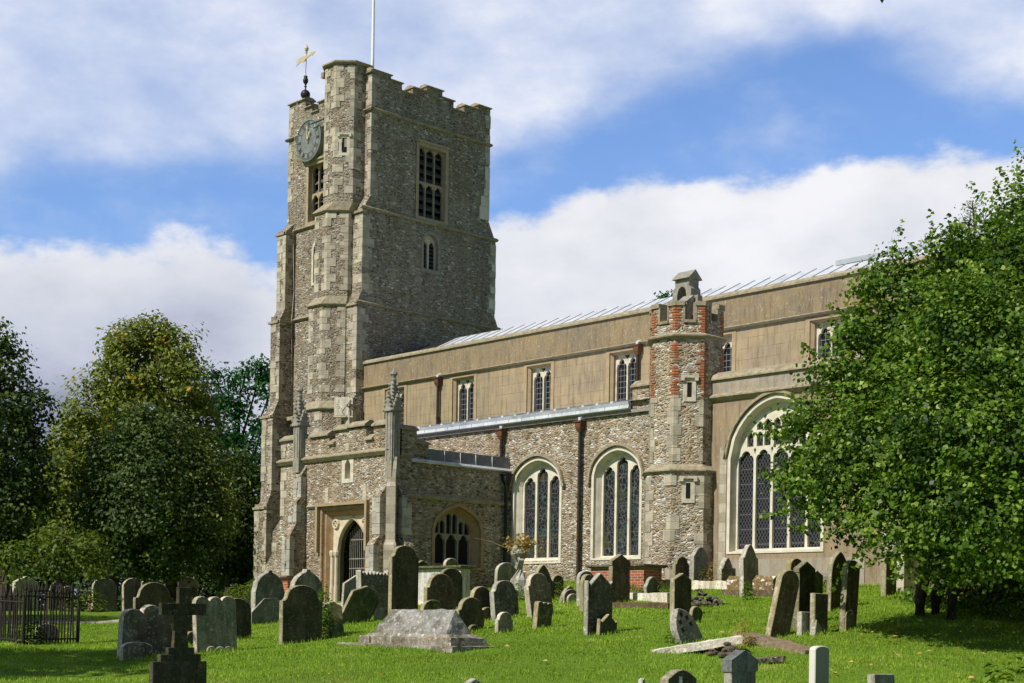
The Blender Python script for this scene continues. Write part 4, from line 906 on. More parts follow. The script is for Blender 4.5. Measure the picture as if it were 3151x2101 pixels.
# ---------------- porch
def porch():
    fs, fe = south(YP), east(XP); m = MB(); xw = -41.03
    door = rect(-38.72, -36.42, 1.2, 5.05)
    par = [(xw, 7.40), (-39.55, 7.40), (-39.55, 7.40), (-39.42, 7.40), (-38.42, 7.40), (-38.42, 7.10), (-38.10, 7.10), (-38.10, 7.52), (-37.42, 7.52), (-37.42, 7.52), (-36.52, 7.52), (-36.52, 7.10), (-36.16, 7.10), (-36.16, 7.50), (XP, 7.50)]
    wall(m, fs, [(xw, 1.2), (-38.72, 1.2), (-38.72, 5.05), (-36.42, 5.05), (-36.42, 1.2), (XP, 1.2)] + par[::-1], [rect(-37.60, -37.24, 5.98, 6.58)], 0, .0)
    m.loft([fs.L([(-38.72, 1.2), (-38.72, 5.05), (-36.42, 5.05), (-36.42, 1.2)]), fs.L([(-38.72, 1.2), (-38.72, 5.05), (-36.42, 5.05), (-36.42, 1.2)], .05)], 0, False, False, closed=False)
    ew = arch(29.90, 31.92, 3.30, 4.45, 5.22, 8, 'two')
    epar = [(YP, 7.38), (29.18, 7.38), (29.18, 7.0), (29.66, 7.0), (29.66, 6.42), (YA, 6.42)]
    wall(m, fe, [(YP, 1.2), (YA, 1.2)] + epar[::-1], [ew], 0, .10)
    for (a, za), (b, zb) in zip(par[:-1], par[1:]):
        if a != b: m.loft([fs.L(rect(a, b, 6.6, za), .003), fs.L(rect(a, b, 6.6, za), .34)], 0, False, True)
    m.box(XP - .34, XP - .003, YP + .34, 29.18, 6.4, 7.38); m.box(XP - .34, XP - .003, 29.18, 29.66, 6.4, 7.0)
    m.box(xw, xw + .35, YP + .01, YA, 1.2, 7.38)
    # inside faces so that the doorway looks into a real dim room
    m.box(XP - .45, XP - .44, YP + .6, YA, 1.2, 6.3); m.box(-41.3, XP - .35, YP + .3, YA, 6.2, 6.3)
    m.ext([(xw + .05, 4.9), (xw - .45, 4.45), (xw - .45, 3.75), (xw - .82, 3.35), (xw - .82, 1.2), (xw + .05, 1.2)], 'y', YP + .003, 29.0)  # west buttress
    # left buttress
    m.build('porch_wall', M['flint_porch'], CH, label='flint porch with battlemented parapet and arched doorway')
    class BB:
        def ext(s, *a): m_ = MB(); m_.ext(*a); m_.build('porch_buttress', M['flint_porch'], CH)
        def loft(s, *a): m_ = MB(); m_.loft(*a); m_.build('corner_shaft', M['ashlar'], CH)
    b = BB()
    prof = [(YP + .05, 6.5), (YP, 6.5), (YP - .22, 6.2), (YP - .22, 5.5), (YP - .38, 5.35), (YP - .38, 4.65), (YP - .62, 4.25), (YP - .62, 3.95), (YP - .62, 1.2), (YP + .05, 1.2)]
    b.ext(prof, 'x', -40.0, -39.60)
    b.ext([(YP + .05, 5.65), (YP - .03, 5.65), (YP - .26, 5.32), (YP - .26, 4.15), (YP - .48, 3.85), (YP - .48, 1.2), (YP + .05, 1.2)], 'x', -35.80, -35.46)
    b.ext([(XP - .05, 5.65), (XP + .03, 5.65), (XP + .24, 5.32), (XP + .24, 4.15), (XP + .42, 3.85), (XP + .42, 1.2), (XP - .05, 1.2)], 'y', 28.46, 28.80)
    # diagonal shaft on the angle
    def dia(h, off, z): 
        c = Vector((XP, YP)) + Vector((1, -1)).normalized() * off; u = Vector((1, 1)).normalized() * h; v = Vector((1, -1)).normalized() * h
        return [(p.x, p.y, z) for p in (c - u - v, c + u - v, c + u + v, c - u + v)]
    b.loft([dia(.19, .20, 1.2), dia(.19, .20, 3.85), dia(.14, .18, 4.0), dia(.14, .18, 5.6), dia(.12, .08, 5.75), dia(.15, .0, 6.5)])
    bq = MB(); X0, Y0 = Vector((1, 0)), Vector((0, 1))
    for yy, z0, z1 in ((YP - .22, 5.5, 6.15), (YP - .38, 4.68, 5.32), (YP - .62, 1.5, 4.2)):
        quoins(bq, (-40.0, yy), X0, Y0, z0, z1, .19, .17, .3, .02, skip=.1); quoins(bq, (-39.60, yy), -X0, Y0, z0, z1, .19, .15, .3, .02, skip=.1)
    for yy, z0, z1 in ((YP - .26, 4.18, 5.3), (YP - .48, 1.5, 3.83)):
        quoins(bq, (-35.80, yy), X0, Y0, z0, z1, .165, .17, .3, .01, skip=.05); quoins(bq, (-35.46, yy), -X0, Y0, z0, z1, .165, .2, .3, .01, skip=.05)
    for xx, z0, z1 in ((XP + .24, 4.18, 5.3), (XP + .42, 1.5, 3.83)):
        quoins(bq, (xx, 28.46), -X0, Y0, z0, z1, .2, .165, .3, .01, skip=.05); quoins(bq, (xx, 28.80), -X0, -Y0, z0, z1, .2, .165, .3, .01, skip=.05)
    bq.build('buttress_quoins', M['ashlar_grey'], CH)
    c = MB()
    c.ext([(YP + .03, 6.60), (YP - .06, 6.60), (YP - .15, 6.70), (YP - .15, 6.73), (YP, 6.82), (YP + .03, 6.82)], 'x', xw - .1, XP)
    c.ext([(YP + .03, 5.12), (YP - .05, 5.12), (YP - .10, 5.18), (YP, 5.25), (YP + .03, 5.25)], 'x', -39.5, -39.0); c.ext([(YP + .03, 5.12), (YP - .05, 5.12), (YP - .10, 5.18), (YP, 5.25), (YP + .03, 5.25)], 'x', -36.2, -35.8)
    c.ext([(XP - .03, 5.32), (XP + .05, 5.32), (XP + .11, 5.38), (XP + .11, 5.42), (XP, 5.50), (XP - .03, 5.50)], 'y', 28.84, YA)
    for a, b_, z in ((xw - .03, -39.9, 7.40), (-39.45, -38.40, 7.40), (-38.44, -38.08, 7.10), (-38.12, -37.40, 7.52), (-37.40, -36.50, 7.55), (-36.54, -36.14, 7.10), (-36.18, -35.4, 7.50)):
        c.ext([(YP - .09, z), (YP - .09, z + .05), (YP + .12, z + .20), (YP + .22, z + .20), (YP + .43, z + .05), (YP + .43, z)], 'x', a, b_)
    c.ext([(XP + .08, 7.38), (XP + .08, 7.42), (XP - .12, 7.54), (XP - .42, 7.42), (XP - .42, 7.38)], 'y', YP + .1, 29.2); c.ext([(XP + .08, 7.0), (XP + .08, 7.03), (XP - .12, 7.12), (XP - .42, 7.0)], 'y', 29.15, 29.7)
    c.build('porch_coping', M['coping'], CH)
    r = MB(); r.add([(XP + .02, 29.66, 6.50), (XP + .02, YA, 6.52), (XP - .02, YA, 6.90), (XP - .02, 29.66, 6.88)], [(0, 1, 2, 3)])
    r.add([(XP - .02, 29.66, 6.88), (XP - .02, YA, 6.90), (-38.2, YA, 7.3), (-38.2, 29.66, 7.3), (-41, YA, 6.9), (-41, 29.66, 6.9)], [(0, 1, 2, 3), (3, 2, 4, 5)])
    rf = r.build('porch_roof', M['leaddark'], CH, label='dark lead upstand and roof of the porch')
    e = MB(); e.ext([(XP - .02, 6.42), (XP + .09, 6.42), (XP + .12, 6.46), (XP + .07, 6.53), (XP - .02, 6.54)], 'y', 28.95, YA)
    for y in (30.3, 30.95, 31.6, 32.3): e.box(XP - .01, XP + .022, y, y + .012, 6.53, 6.87)
    e.build('lead_edge', M['lead'], rf)
    q = MB(); X, Y = Vector((1, 0)), Vector((0, 1))
    quoins(q, (xw, YP), X, Y, 4.95, 6.55, .3, .2, .3); quoins(q, (xw - .45, YP + .003), X, Y, 3.8, 4.4, .3, .2, .3); quoins(q, (xw - .82, YP + .003), X, Y, 1.5, 3.3, .3, .2, .3)
    quoins(q, (xw, YP), X, Y, 6.85, 7.38, .3, .2, .26)
    q.box(-37.55, -37.38, YP - .012, YP + .02, 6.86, 7.1); q.box(-38.60, -38.42, YP - .012, YP + .02, 5.27, 5.75); q.box(-36.65, -36.47, YP - .012, YP + .02, 5.27, 5.75)
    q.build('porch_quoins', M['ashlar'], CH)
    # niche
    n = MB(); fr = fs; o = rect(-37.72, -37.12, 5.85, 6.66); i = light(-37.56, -37.28, 5.98, 6.38, .2, 1.3)
    wall(n, fr, o, [i], -.02, .26); n.loft([fr.L(o, -.02), fr.L(o, .02)], 0, False, False); n.poly(fr.L(i, .24)); n.build('niche', M['dressing'], CH, label='small empty statue niche above the porch door')
    # moulded door surround with spandrels
    d = MB(); lab = [(-38.94, 3.72), (-38.94, 5.26), (-36.30, 5.26), (-36.30, 3.72), (-36.40, 3.72), (-36.40, 5.16), (-38.84, 5.16), (-38.84, 3.72)]
    lb = MB(); lb.loft([fs.L(lab, -.13), fs.L(lab, .01)])
    frm = lambda e: [(-38.80 + e, 1.2), (-38.80 + e, 5.13 - e), (-36.42 - e, 5.13 - e), (-36.42 - e, 1.2)]
    for e0, e1, d0, d1 in ((0, .06, -.02, -.02), (.06, .10, -.02, .10), (.10, .16, .10, .10), (.16, .22, .10, .22), (.22, .28, .22, .30)):
        d.loft([fs.L(frm(e0), d0), fs.L(frm(e1), d1)], 0, False, False, closed=False)
    dr = d.build('door_surround', M['brownstone'], CH, label='square moulded brown stone surround of the porch door')
    lb.build('label_mould', M['tanstone'], dr)
    sp = MB(); op = arch(-38.22, -36.74, 1.2, 3.75, 4.76, 9, 'two'); fr_in = [(-38.54, 1.2), (-36.68, 1.2), (-36.68, 4.86), (-38.54, 4.86)]
    sp.poly(fs.L(fr_in, .30), 0, [fs.L(op, .30)])
    for k in range(3):   # arch mouldings
        a = arch(-38.22 - .04 * k, -36.74 + .04 * k, 1.2, 3.75, 4.76 + .04 * k, 9, 'two'); b2 = arch(-38.22 - .04 * k + .02, -36.74 + .04 * k - .02, 1.2, 3.75, 4.76 + .04 * k - .03, 9, 'two')
        sp.loft([fs.L(a, .30 - .06 + .02 * k), fs.L(b2, .34 + .1 * k)], 0, False, False); sp.loft([fs.L(a, .31), fs.L(a, .24 + .02 * k)], 0, False, False)
    rv = MB(); rv.loft([fs.L(op, .305), fs.L(op, .50)], 0, False, False); rv.build('door_reveal', M['shadestone'], dr)  # shade inside the doorway painted as a darker reveal
    for cx_ in (-38.36, -36.86):   # spandrel roundels
        ring = lambda rr: [(cx_ + rr * math.cos(2 * math.pi * t / 12), 4.62 + rr * math.sin(2 * math.pi * t / 12)) for t in range(12)]
        sp.loft([fs.L(ring(.17), .30), fs.L(ring(.15), .23), fs.L(ring(.11), .23), fs.L(ring(.09), .32)], 0, False, False)
        for t in range(4):
            a = math.pi / 4 + t * math.pi / 2; sp.tube([fs.P(cx_, 4.62, .28), fs.P(cx_ + .12 * math.cos(a), 4.62 + .12 * math.sin(a), .26)], .022, 5)
    for sx in (-38.46, -38.24):
        sp.lathe([(.075, 1.2 - 1.2), (.075, 1.35), (.06, 1.5), (.06, 3.55 - 1.2), (.09, 3.62 - 1.2), (.10, 3.72 - 1.2), (.07, 3.78 - 1.2)], (sx, YP + .22, 1.2), 8)
    sp.build('door_arch', M['tracery_old'], dr)
    g = MB(); gy = YP + .55
    for k in range(9): g.box(-37.98 + k * .098, -37.965 + k * .098, gy, gy + .02, 1.6, 4.7 - abs(k - 5) * .07)
    for z in (2.1, 3.5, 3.2, 4.1): g.box(-38.0, -37.15, gy - .005, gy + .025, z, z + .025)
    g.box(-37.16, -37.13, gy - .01, gy + .03, 1.6, 4.35)
    for k in range(9): g.box(-37.14, -37.12, gy + .1 + k * .1, gy + .12 + k * .1, 1.6, 4.3)
    g.build('iron_gate', M['greystone'], dr)
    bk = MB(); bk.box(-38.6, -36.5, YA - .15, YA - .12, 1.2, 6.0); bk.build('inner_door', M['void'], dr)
    wf = MB(); fr2 = south(31.6)
    for k, (z0, z1) in enumerate(((2.55, 3.05), (3.09, 3.62), (3.66, 4.15), (4.5, 5.1))): wf.poly(fr2.L(rect(-38.9, -38.2, z0, z1)))
    wf.build('inner_glazing', M['gl_yellow'], dr)
    # east window
    w = MB(); A = arch(29.84, 31.98, 3.22, 4.45, 5.30, 8, 'two'); B = arch(29.95, 31.87, 3.30, 4.45, 5.18, 8, 'two'); Cc = arch(30.14, 31.68, 3.34, 4.40, 5.02, 8, 'two')
    w.poly(fe.L(A, -.03), 0, [fe.L(B, -.03)]); w.loft([fe.L(A, -.03), fe.L(A, .02)], 0, False, False); w.loft([fe.L(B, -.03), fe.L(B, .08), fe.L(Cc, .30), fe.L(Cc, .5)], 0, False, False)
    win = w.build('porch_window', M['brownstone'], CH, label='pointed three-light window in the side of the porch')
    t = MB(); hl = []; lw = 1.54 / 3
    for k in range(3):
        a = 30.14 + k * lw + .03; b2 = a + lw - .06; hl.append(light(a, b2, 3.40, 4.02, .14, 1.2)); cxx = (a + b2) / 2
        top = 4.40 + .62 * math.sqrt(max(0, 4 - (1 + abs(cxx - 30.91) / .77) ** 2)) / math.sqrt(3) - .10
        for u, v in ((a, cxx - .02), (cxx + .02, b2)): 
            if top - 4.42 > .12: hl.append(light(u, v, 4.34, top - .06, .1))
    wall(t, fe, Cc, hl, .30, .10); t.build('tracery', M['greystone'], win)
    gl = MB(); gl.poly(fe.L(Cc, .39)); gl.build('glass', M['void'], win)
    downpipe(XP, 32.83, 2.4, 6.36, (1, 0), .06, False, 'black')
porch()

def pinnacle(x0, x1, y0, y1, zb, zg, zt, name_label, wob=0.0, rough=False):
    m = MB(); cx, cy = (x0 + x1) / 2, (y0 + y1) / 2; h = (x1 - x0) / 2
    sq = lambda r, z, ox=0: [(cx + ox - r, cy - r, z), (cx + ox + r, cy - r, z), (cx + ox + r, cy + r, z), (cx + ox - r, cy + r, z)]
    m.loft([sq(h, zb), sq(h, zg)])
    for s in (-.5, .5):   # shaft panel ribs
        m.box(cx + s * h - .02, cx + s * h + .02, y0 - .02, y0, zb + .5, zg - .1); m.box(x1, x1 + .02, cy + s * h - .02, cy + s * h + .02, zb + .5, zg - .1)
    for dx, dy in ((0, -1), (1, 0), (0, 1), (-1, 0)):   # gablets
        ux, uy = -dy, dx; c0 = Vector((cx + dx * h * 1.0, cy + dy * h * 1.0, 0)); u = Vector((ux, uy, 0)); n = Vector((dx, dy, 0)); w = h * 1.25
        tri = [c0 + u * -w + Vector((0, 0, zg - .15)), c0 + u * w + Vector((0, 0, zg - .15)), c0 + Vector((0, 0, zg + .38))]
        m.loft([[p + n * .06 for p in tri], [p - n * .05 for p in tri]])
        for sgn in (-1, 1):
            for t in (.05, .3, .55, .8): p = c0 + n * .05 + u * sgn * w * (1 - t) + Vector((0, 0, zg - .15 + .53 * t)); m.lathe([(.0, -.05), (.045, -.02), (.05, .01), (.0, .05)], p, 6)
    zc = zt - .36; m.loft([sq(h * .86, zg + .0), sq(h * .62, zg + (zc - zg) * .5, wob * .4), sq(h * .40, zc, wob)])
    for k in range(1, 6):   # crockets up the spire
        z = zg + .1 + (zc - zg - .1) * k / 6; r = h * (.86 - .46 * k / 6)
        for sx, sy in ((-1, -1), (1, -1), (1, 1), (-1, 1)): m.lathe([(.0, -.05), (.05, -.01), (.045, .03), (.0, .06)], (cx + wob * k / 6 + sx * r, cy + sy * r, z), 6)
    m.lathe([(h * .42, 0), (h * .55, .03), (h * .55, .06), (h * .35, .08), (h * .45, .14), (h * .75, .20), (h * .62, .27), (h * .3, .30), (h * .12, .36), (0, .38)], (cx + wob, cy, zc), 8)
    m.build('pinnacle', M['greystone'], CH, label=name_label)
pinnacle(-35.40, -35.08, 28.10, 28.42, 5.9, 8.02, 9.15, 'tall crocketed pinnacle at the porch corner')
pinnacle(-40.06, -39.74, 28.02, 28.34, 6.3, 7.95, 9.12, 'eroded pinnacle over the far porch buttress', -.06)

# ---------------- things standing on the tower
def vane():
    b = Vector((-54.72, 38.62, 24.5)); e = thing('weathervane', b, 'gilded arrow weathervane on a black ball finial at the tower corner', 'weathervane')
    m = MB(); m.lathe([(.05, 0), (.06, .12)] + [(.215 * math.sin(math.pi * t / 10), .30 - .215 * math.cos(math.pi * t / 10)) for t in range(1, 10)] + [(.04, .52), (.03, .62), (.07, .66), (.03, .70), (.05, .76), (.11, .85), (.12, .95), (.08, 1.05), (.09, 1.12), (.05, 1.1), (.03, 1.14)], b, 14)
    m.build('ball_finial', M['black'], e, smooth=True)
    r = MB(); r.tube([b + Vector((0, 0, 1.1)), b + Vector((0, 0, 1.65)), b + Vector((.03, 0, 2.5))], .032, 6); r.lathe([(.03, 0), (.06, .03), (.03, .06), (.08, .14), (.10, .22), (.06, .32), (.02, .36), (.0, .42)], b + Vector((.03, 0, 2.12)), 10)
    r.build('rod', M['gold'], e)
    d = Vector((.72, .5, .48)).normalized(); d = Vector((.80, .60, .0)); up = Vector((0, 0, 1)); c = b + Vector((.02, -.04, 1.88)); a = MB(); th = Vector((.6, -.8, 0)) * .02
    pts = [(-.42, -.32), (-.36, -.02), (-.10, .10), (.22, .18), (.20, .26), (.46, .30), (.30, .12), (.28, .16), (.02, -.02), (-.08, -.16), (-.20, -.12), (-.30, -.22)]
    P = [c + d * x + up * y for x, y in pts]; a.loft([[p + th for p in P], [p - th for p in P]]); a.build('arrow', M['gold'], e)
    k = MB(); k.tube([b + Vector((-.62, -.25, -.2)), b + Vector((-.62, -.25, .3))], .012, 4); 
vane()
def flagpole():
    b = Vector((-53.0, 41.0, 23.2)); e = thing('flagpole', b, 'tall white flagpole rising above the tower roof', 'flagpole')
    m = MB(); m.tube([b, b + Vector((0, 0, 8.0))], [.085, .055], 10); m.build('pole', M['white'], e, smooth=True)
    r = MB(); r.tube([b + Vector((.10, -.06, 1.0)), b + Vector((.06, -.05, 2.6)), b + Vector((.10, -.06, 3.4)), b + Vector((.07, -.05, 8.0))], .014, 4); r.build('halyard', M['white'], e)
    f = MB(); f.box(b.x - .2, b.x + .2, b.y - .2, b.y + .2, b.z - .02, b.z + .25); f.build('base', M['black'], e)
flagpole()

# ================================================================== GRAVES
def outline(kind, W, H):
    h = W / 2; A = []
    def arc(cx, cz, rx, rz, a0, a1, n=10): return [(cx + rx * math.cos(math.radians(a0 + (a1 - a0) * i / n)), cz + rz * math.sin(math.radians(a0 + (a1 - a0) * i / n))) for i in range(n + 1)]
    if kind == 'round': A = [(h, H - h * .75)] + arc(0, H - h * .75, h, h * .75, 0, 180, 14)
    elif kind == 'seg': A = arc(0, H - W * .16, h, W * .16, 0, 180, 12)
    elif kind == 'shoulder': A = [(h, H - W * .40), (h * .98, H - W * .36), (h * .86, H - W * .36), (h * .80, H - W * .31)] + arc(0, H - W * .30, h * .78, W * .30, 5, 175, 12) + [(-h * .80, H - W * .31), (-h * .86, H - W * .36), (-h * .98, H - W * .36), (-h, H - W * .40)]
    elif kind == 'shoulder2': A = [(h, H - W * .34)] + arc(h, H - W * .20, W * .12, W * .13, 270, 180, 4) + arc(0, H - W * .21, h * .74, W * .21, 0, 180, 12) + arc(-h, H - W * .20, W * .12, W * .13, 0, -90, 4) + [(-h, H - W * .34)]
    elif kind == 'ogee': A = [(h, H - W * .62), (h * .92, H - W * .50), (h * .86, H - W * .36), (h * .66, H - W * .22), (h * .40, H - W * .12), (h * .16, H - W * .07), (h * .10, H), (-h * .10, H), (-h * .16, H - W * .07), (-h * .40, H - W * .12), (-h * .66, H - W * .22), (-h * .86, H - W * .36), (-h * .92, H - W * .50), (-h, H - W * .62)]
    elif kind == 'ogeecap': A = [(h, H - W * .42), (h * .9, H - W * .36), (h * .5, H - W * .12), (h * .2, H - W * .02), (0, H), (-h * .2, H - W * .02), (-h * .5, H - W * .12), (-h * .9, H - W * .36), (-h, H - W * .42)]
    elif kind == 'gable': A = [(h, H - W * .24), (0, H), (-h, H - W * .24)]
    elif kind == 'gablecap': A = [(h * .93, H - W * .44), (h, H - W * .40), (h, H - W * .26), (0, H), (-h, H - W * .26), (-h, H - W * .40), (-h * .93, H - W * .44)]
    elif kind == 'point': A = [(h, H - W * .75)] + [(h * (1 - t / 10), H - W * .75 + W * .75 * math.sqrt(4 - (2 - t / 10) ** 2) / 1.732) for t in range(1, 11)] + [(-h * (1 - t / 10), H - W * .75 + W * .75 * math.sqrt(4 - (2 - t / 10) ** 2) / 1.732) for t in range(9, -1, -1)]
    elif kind == 'pointsh': A = [(h, H - W * .56), (h * .8, H - W * .52)] + [(h * .8 * (1 - t / 8), H - W * .52 + W * .52 * (1 - (1 - t / 8) ** 1.7)) for t in range(1, 9)] + [(-h * .8 * (1 - t / 8), H - W * .52 + W * .52 * (1 - (1 - t / 8) ** 1.7)) for t in range(7, -1, -1)] + [(-h, H - W * .56)]
    elif kind == 'ears': A = [(h, H - W * .22), (h * .84, H - W * .30), (0, H), (-h * .80, H - W * .34), (-h, H - W * .22)]
    elif kind == 'flat': A = [(h, H - W * .02), (-h, H)]
    elif kind == 'slant': A = [(h, H - W * .1), (h * .3, H), (-h, H - W * .42)]
    elif kind == 'hip': A = [(h, H - W * .22), (h * .55, H), (-h * .25, H - .02), (-h * .45, H - W * .12), (-h, H - W * .38)]
    elif kind == 'scallop2': A = [(h, H - W * .26)] + arc(h * .62, H - W * .2, h * .36, W * .13, 0, 150, 5) + arc(0, H - W * .12, h * .32, W * .12, 20, 160, 6) + arc(-h * .62, H - W * .2, h * .36, W * .13, 30, 180, 5) + [(-h, H - W * .26)]
    elif kind == 'scallop3': A = arc(h * .66, H - W * .14, h * .34, W * .14, 0, 165, 6) + arc(0, H - W * .14, h * .33, W * .13, 15, 165, 6) + arc(-h * .66, H - W * .14, h * .34, W * .14, 15, 180, 6)
    elif kind == 'scroll': A = [(h, H - W * .18)] + [(h * (1 - t / 12), H - W * .10 + W * .07 * math.sin(t * 2.2) + W * .05 * (1 if t in (0, 1, 23, 24) else 0)) for t in range(25)] + [(-h, H - W * .18)]
    elif kind == 'ogeebow': A = [(h, H - W * .19), (h * .9, H - W * .175), (h * .6, H - W * .09), (h * .3, H - W * .02), (0, H), (-h * .3, H - W * .02), (-h * .6, H - W * .09), (-h * .9, H - W * .175), (-h, H - W * .19)]
    elif kind == 'break': A = [(h, H * .35), (h * .2, H), (-h * .2, H * .8), (-h, H * .2)]
    return [(-h, -.25), (h, -.25)] + A

def slab_mesh(m, pts, T, c=.012):
    cy = sum(p[0] for p in pts) / len(pts); cz = sum(p[1] for p in pts) / len(pts)
    ins = [(y - math.copysign(min(c, abs(y - cy)), y - cy) * (1 if abs(y - cy) > .02 else 0), z - c * .8 if z > 0 else z) for y, z in pts]
    f = lambda q, x: [(x, a, b) for a, b in q]
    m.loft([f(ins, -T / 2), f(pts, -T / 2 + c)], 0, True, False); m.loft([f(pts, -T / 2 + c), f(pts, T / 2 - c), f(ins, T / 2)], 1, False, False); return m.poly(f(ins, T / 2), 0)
FOOT = []; RIM = {'g_war': 'g_white', 'g_moss': 'g_rimolive', 'g_algae': 'g_rimolive', 'g_brown': 'g_rimolive'}  # face material to its lighter rim, toned like a sunlit edge
def stone(z, xl, xr, yt, yb, kind, T, mat, label, lean=0, tilt=0, yaw=0, d=None, cat='gravestone', name='headstone', group='gravestones in the churchyard'):
    px, py = src(z, (xl + xr) / 2, yb); k = CROPS[z][2]
    if d is None: p, d = hit(px, py)
    else: p = dep(px, py, d); p[2] = ground_z(p[0], p[1])
    th = TH + math.radians(yaw)
    W = (xr - xl) / k / F_PX * d / (math.sin(th) + .0001); 
    top = CAM[2] + (HOR - src(z, 0, yt)[1] + RO * (px - 1575.5)) / F_PX * d
    H = max(.12, (top - p[2]) / max(.3, math.cos(math.radians(lean))))
    m = MB(); slab_mesh(m, outline(kind, W, H), T)
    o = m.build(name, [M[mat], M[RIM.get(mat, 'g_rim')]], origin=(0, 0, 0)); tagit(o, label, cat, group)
    o.location = p; o.rotation_euler = (math.radians(-lean), math.radians(tilt), math.radians(yaw)); FOOT.append((p[0], p[1], W))
    o['_w'] = 0; del o['_w']
    return o, W, H, p
def marks(o, T, rows, mat, name='inscription'):
    """worn letter-like cuts: rows of (height, half width, letter height)"""
    m = MB(); 
    for z, hw, lh in rows:
        y = -hw
        while y < hw:
            w = random.uniform(.012, .030)
            if random.random() > .16:
                x0 = T / 2 - .002
                m.hexa([(x0, y, z), (x0 + .004, y, z), (x0 + .004, y + .006, z), (x0, y + .006, z), (x0, y, z + lh), (x0 + .004, y, z + lh), (x0 + .004, y + .006, z + lh), (x0, y + .006, z + lh)])
                if random.random() > .4: zz = z + random.choice([0, lh * .45, lh * .85]); m.hexa([(x0, y, zz), (x0 + .004, y, zz), (x0 + .004, y + w * .7, zz), (x0, y + w * .7, zz), (x0, y, zz + .006), (x0 + .004, y, zz + .006), (x0 + .004, y + w * .7, zz + .006), (x0, y + w * .7, zz + .006)])
            y += w + .008
    return m.build(name, M[mat], o)
def part_of(o, m, name, mat):
    me = m.build(name, M[mat], origin=(0, 0, 0)); me.parent = o; return me

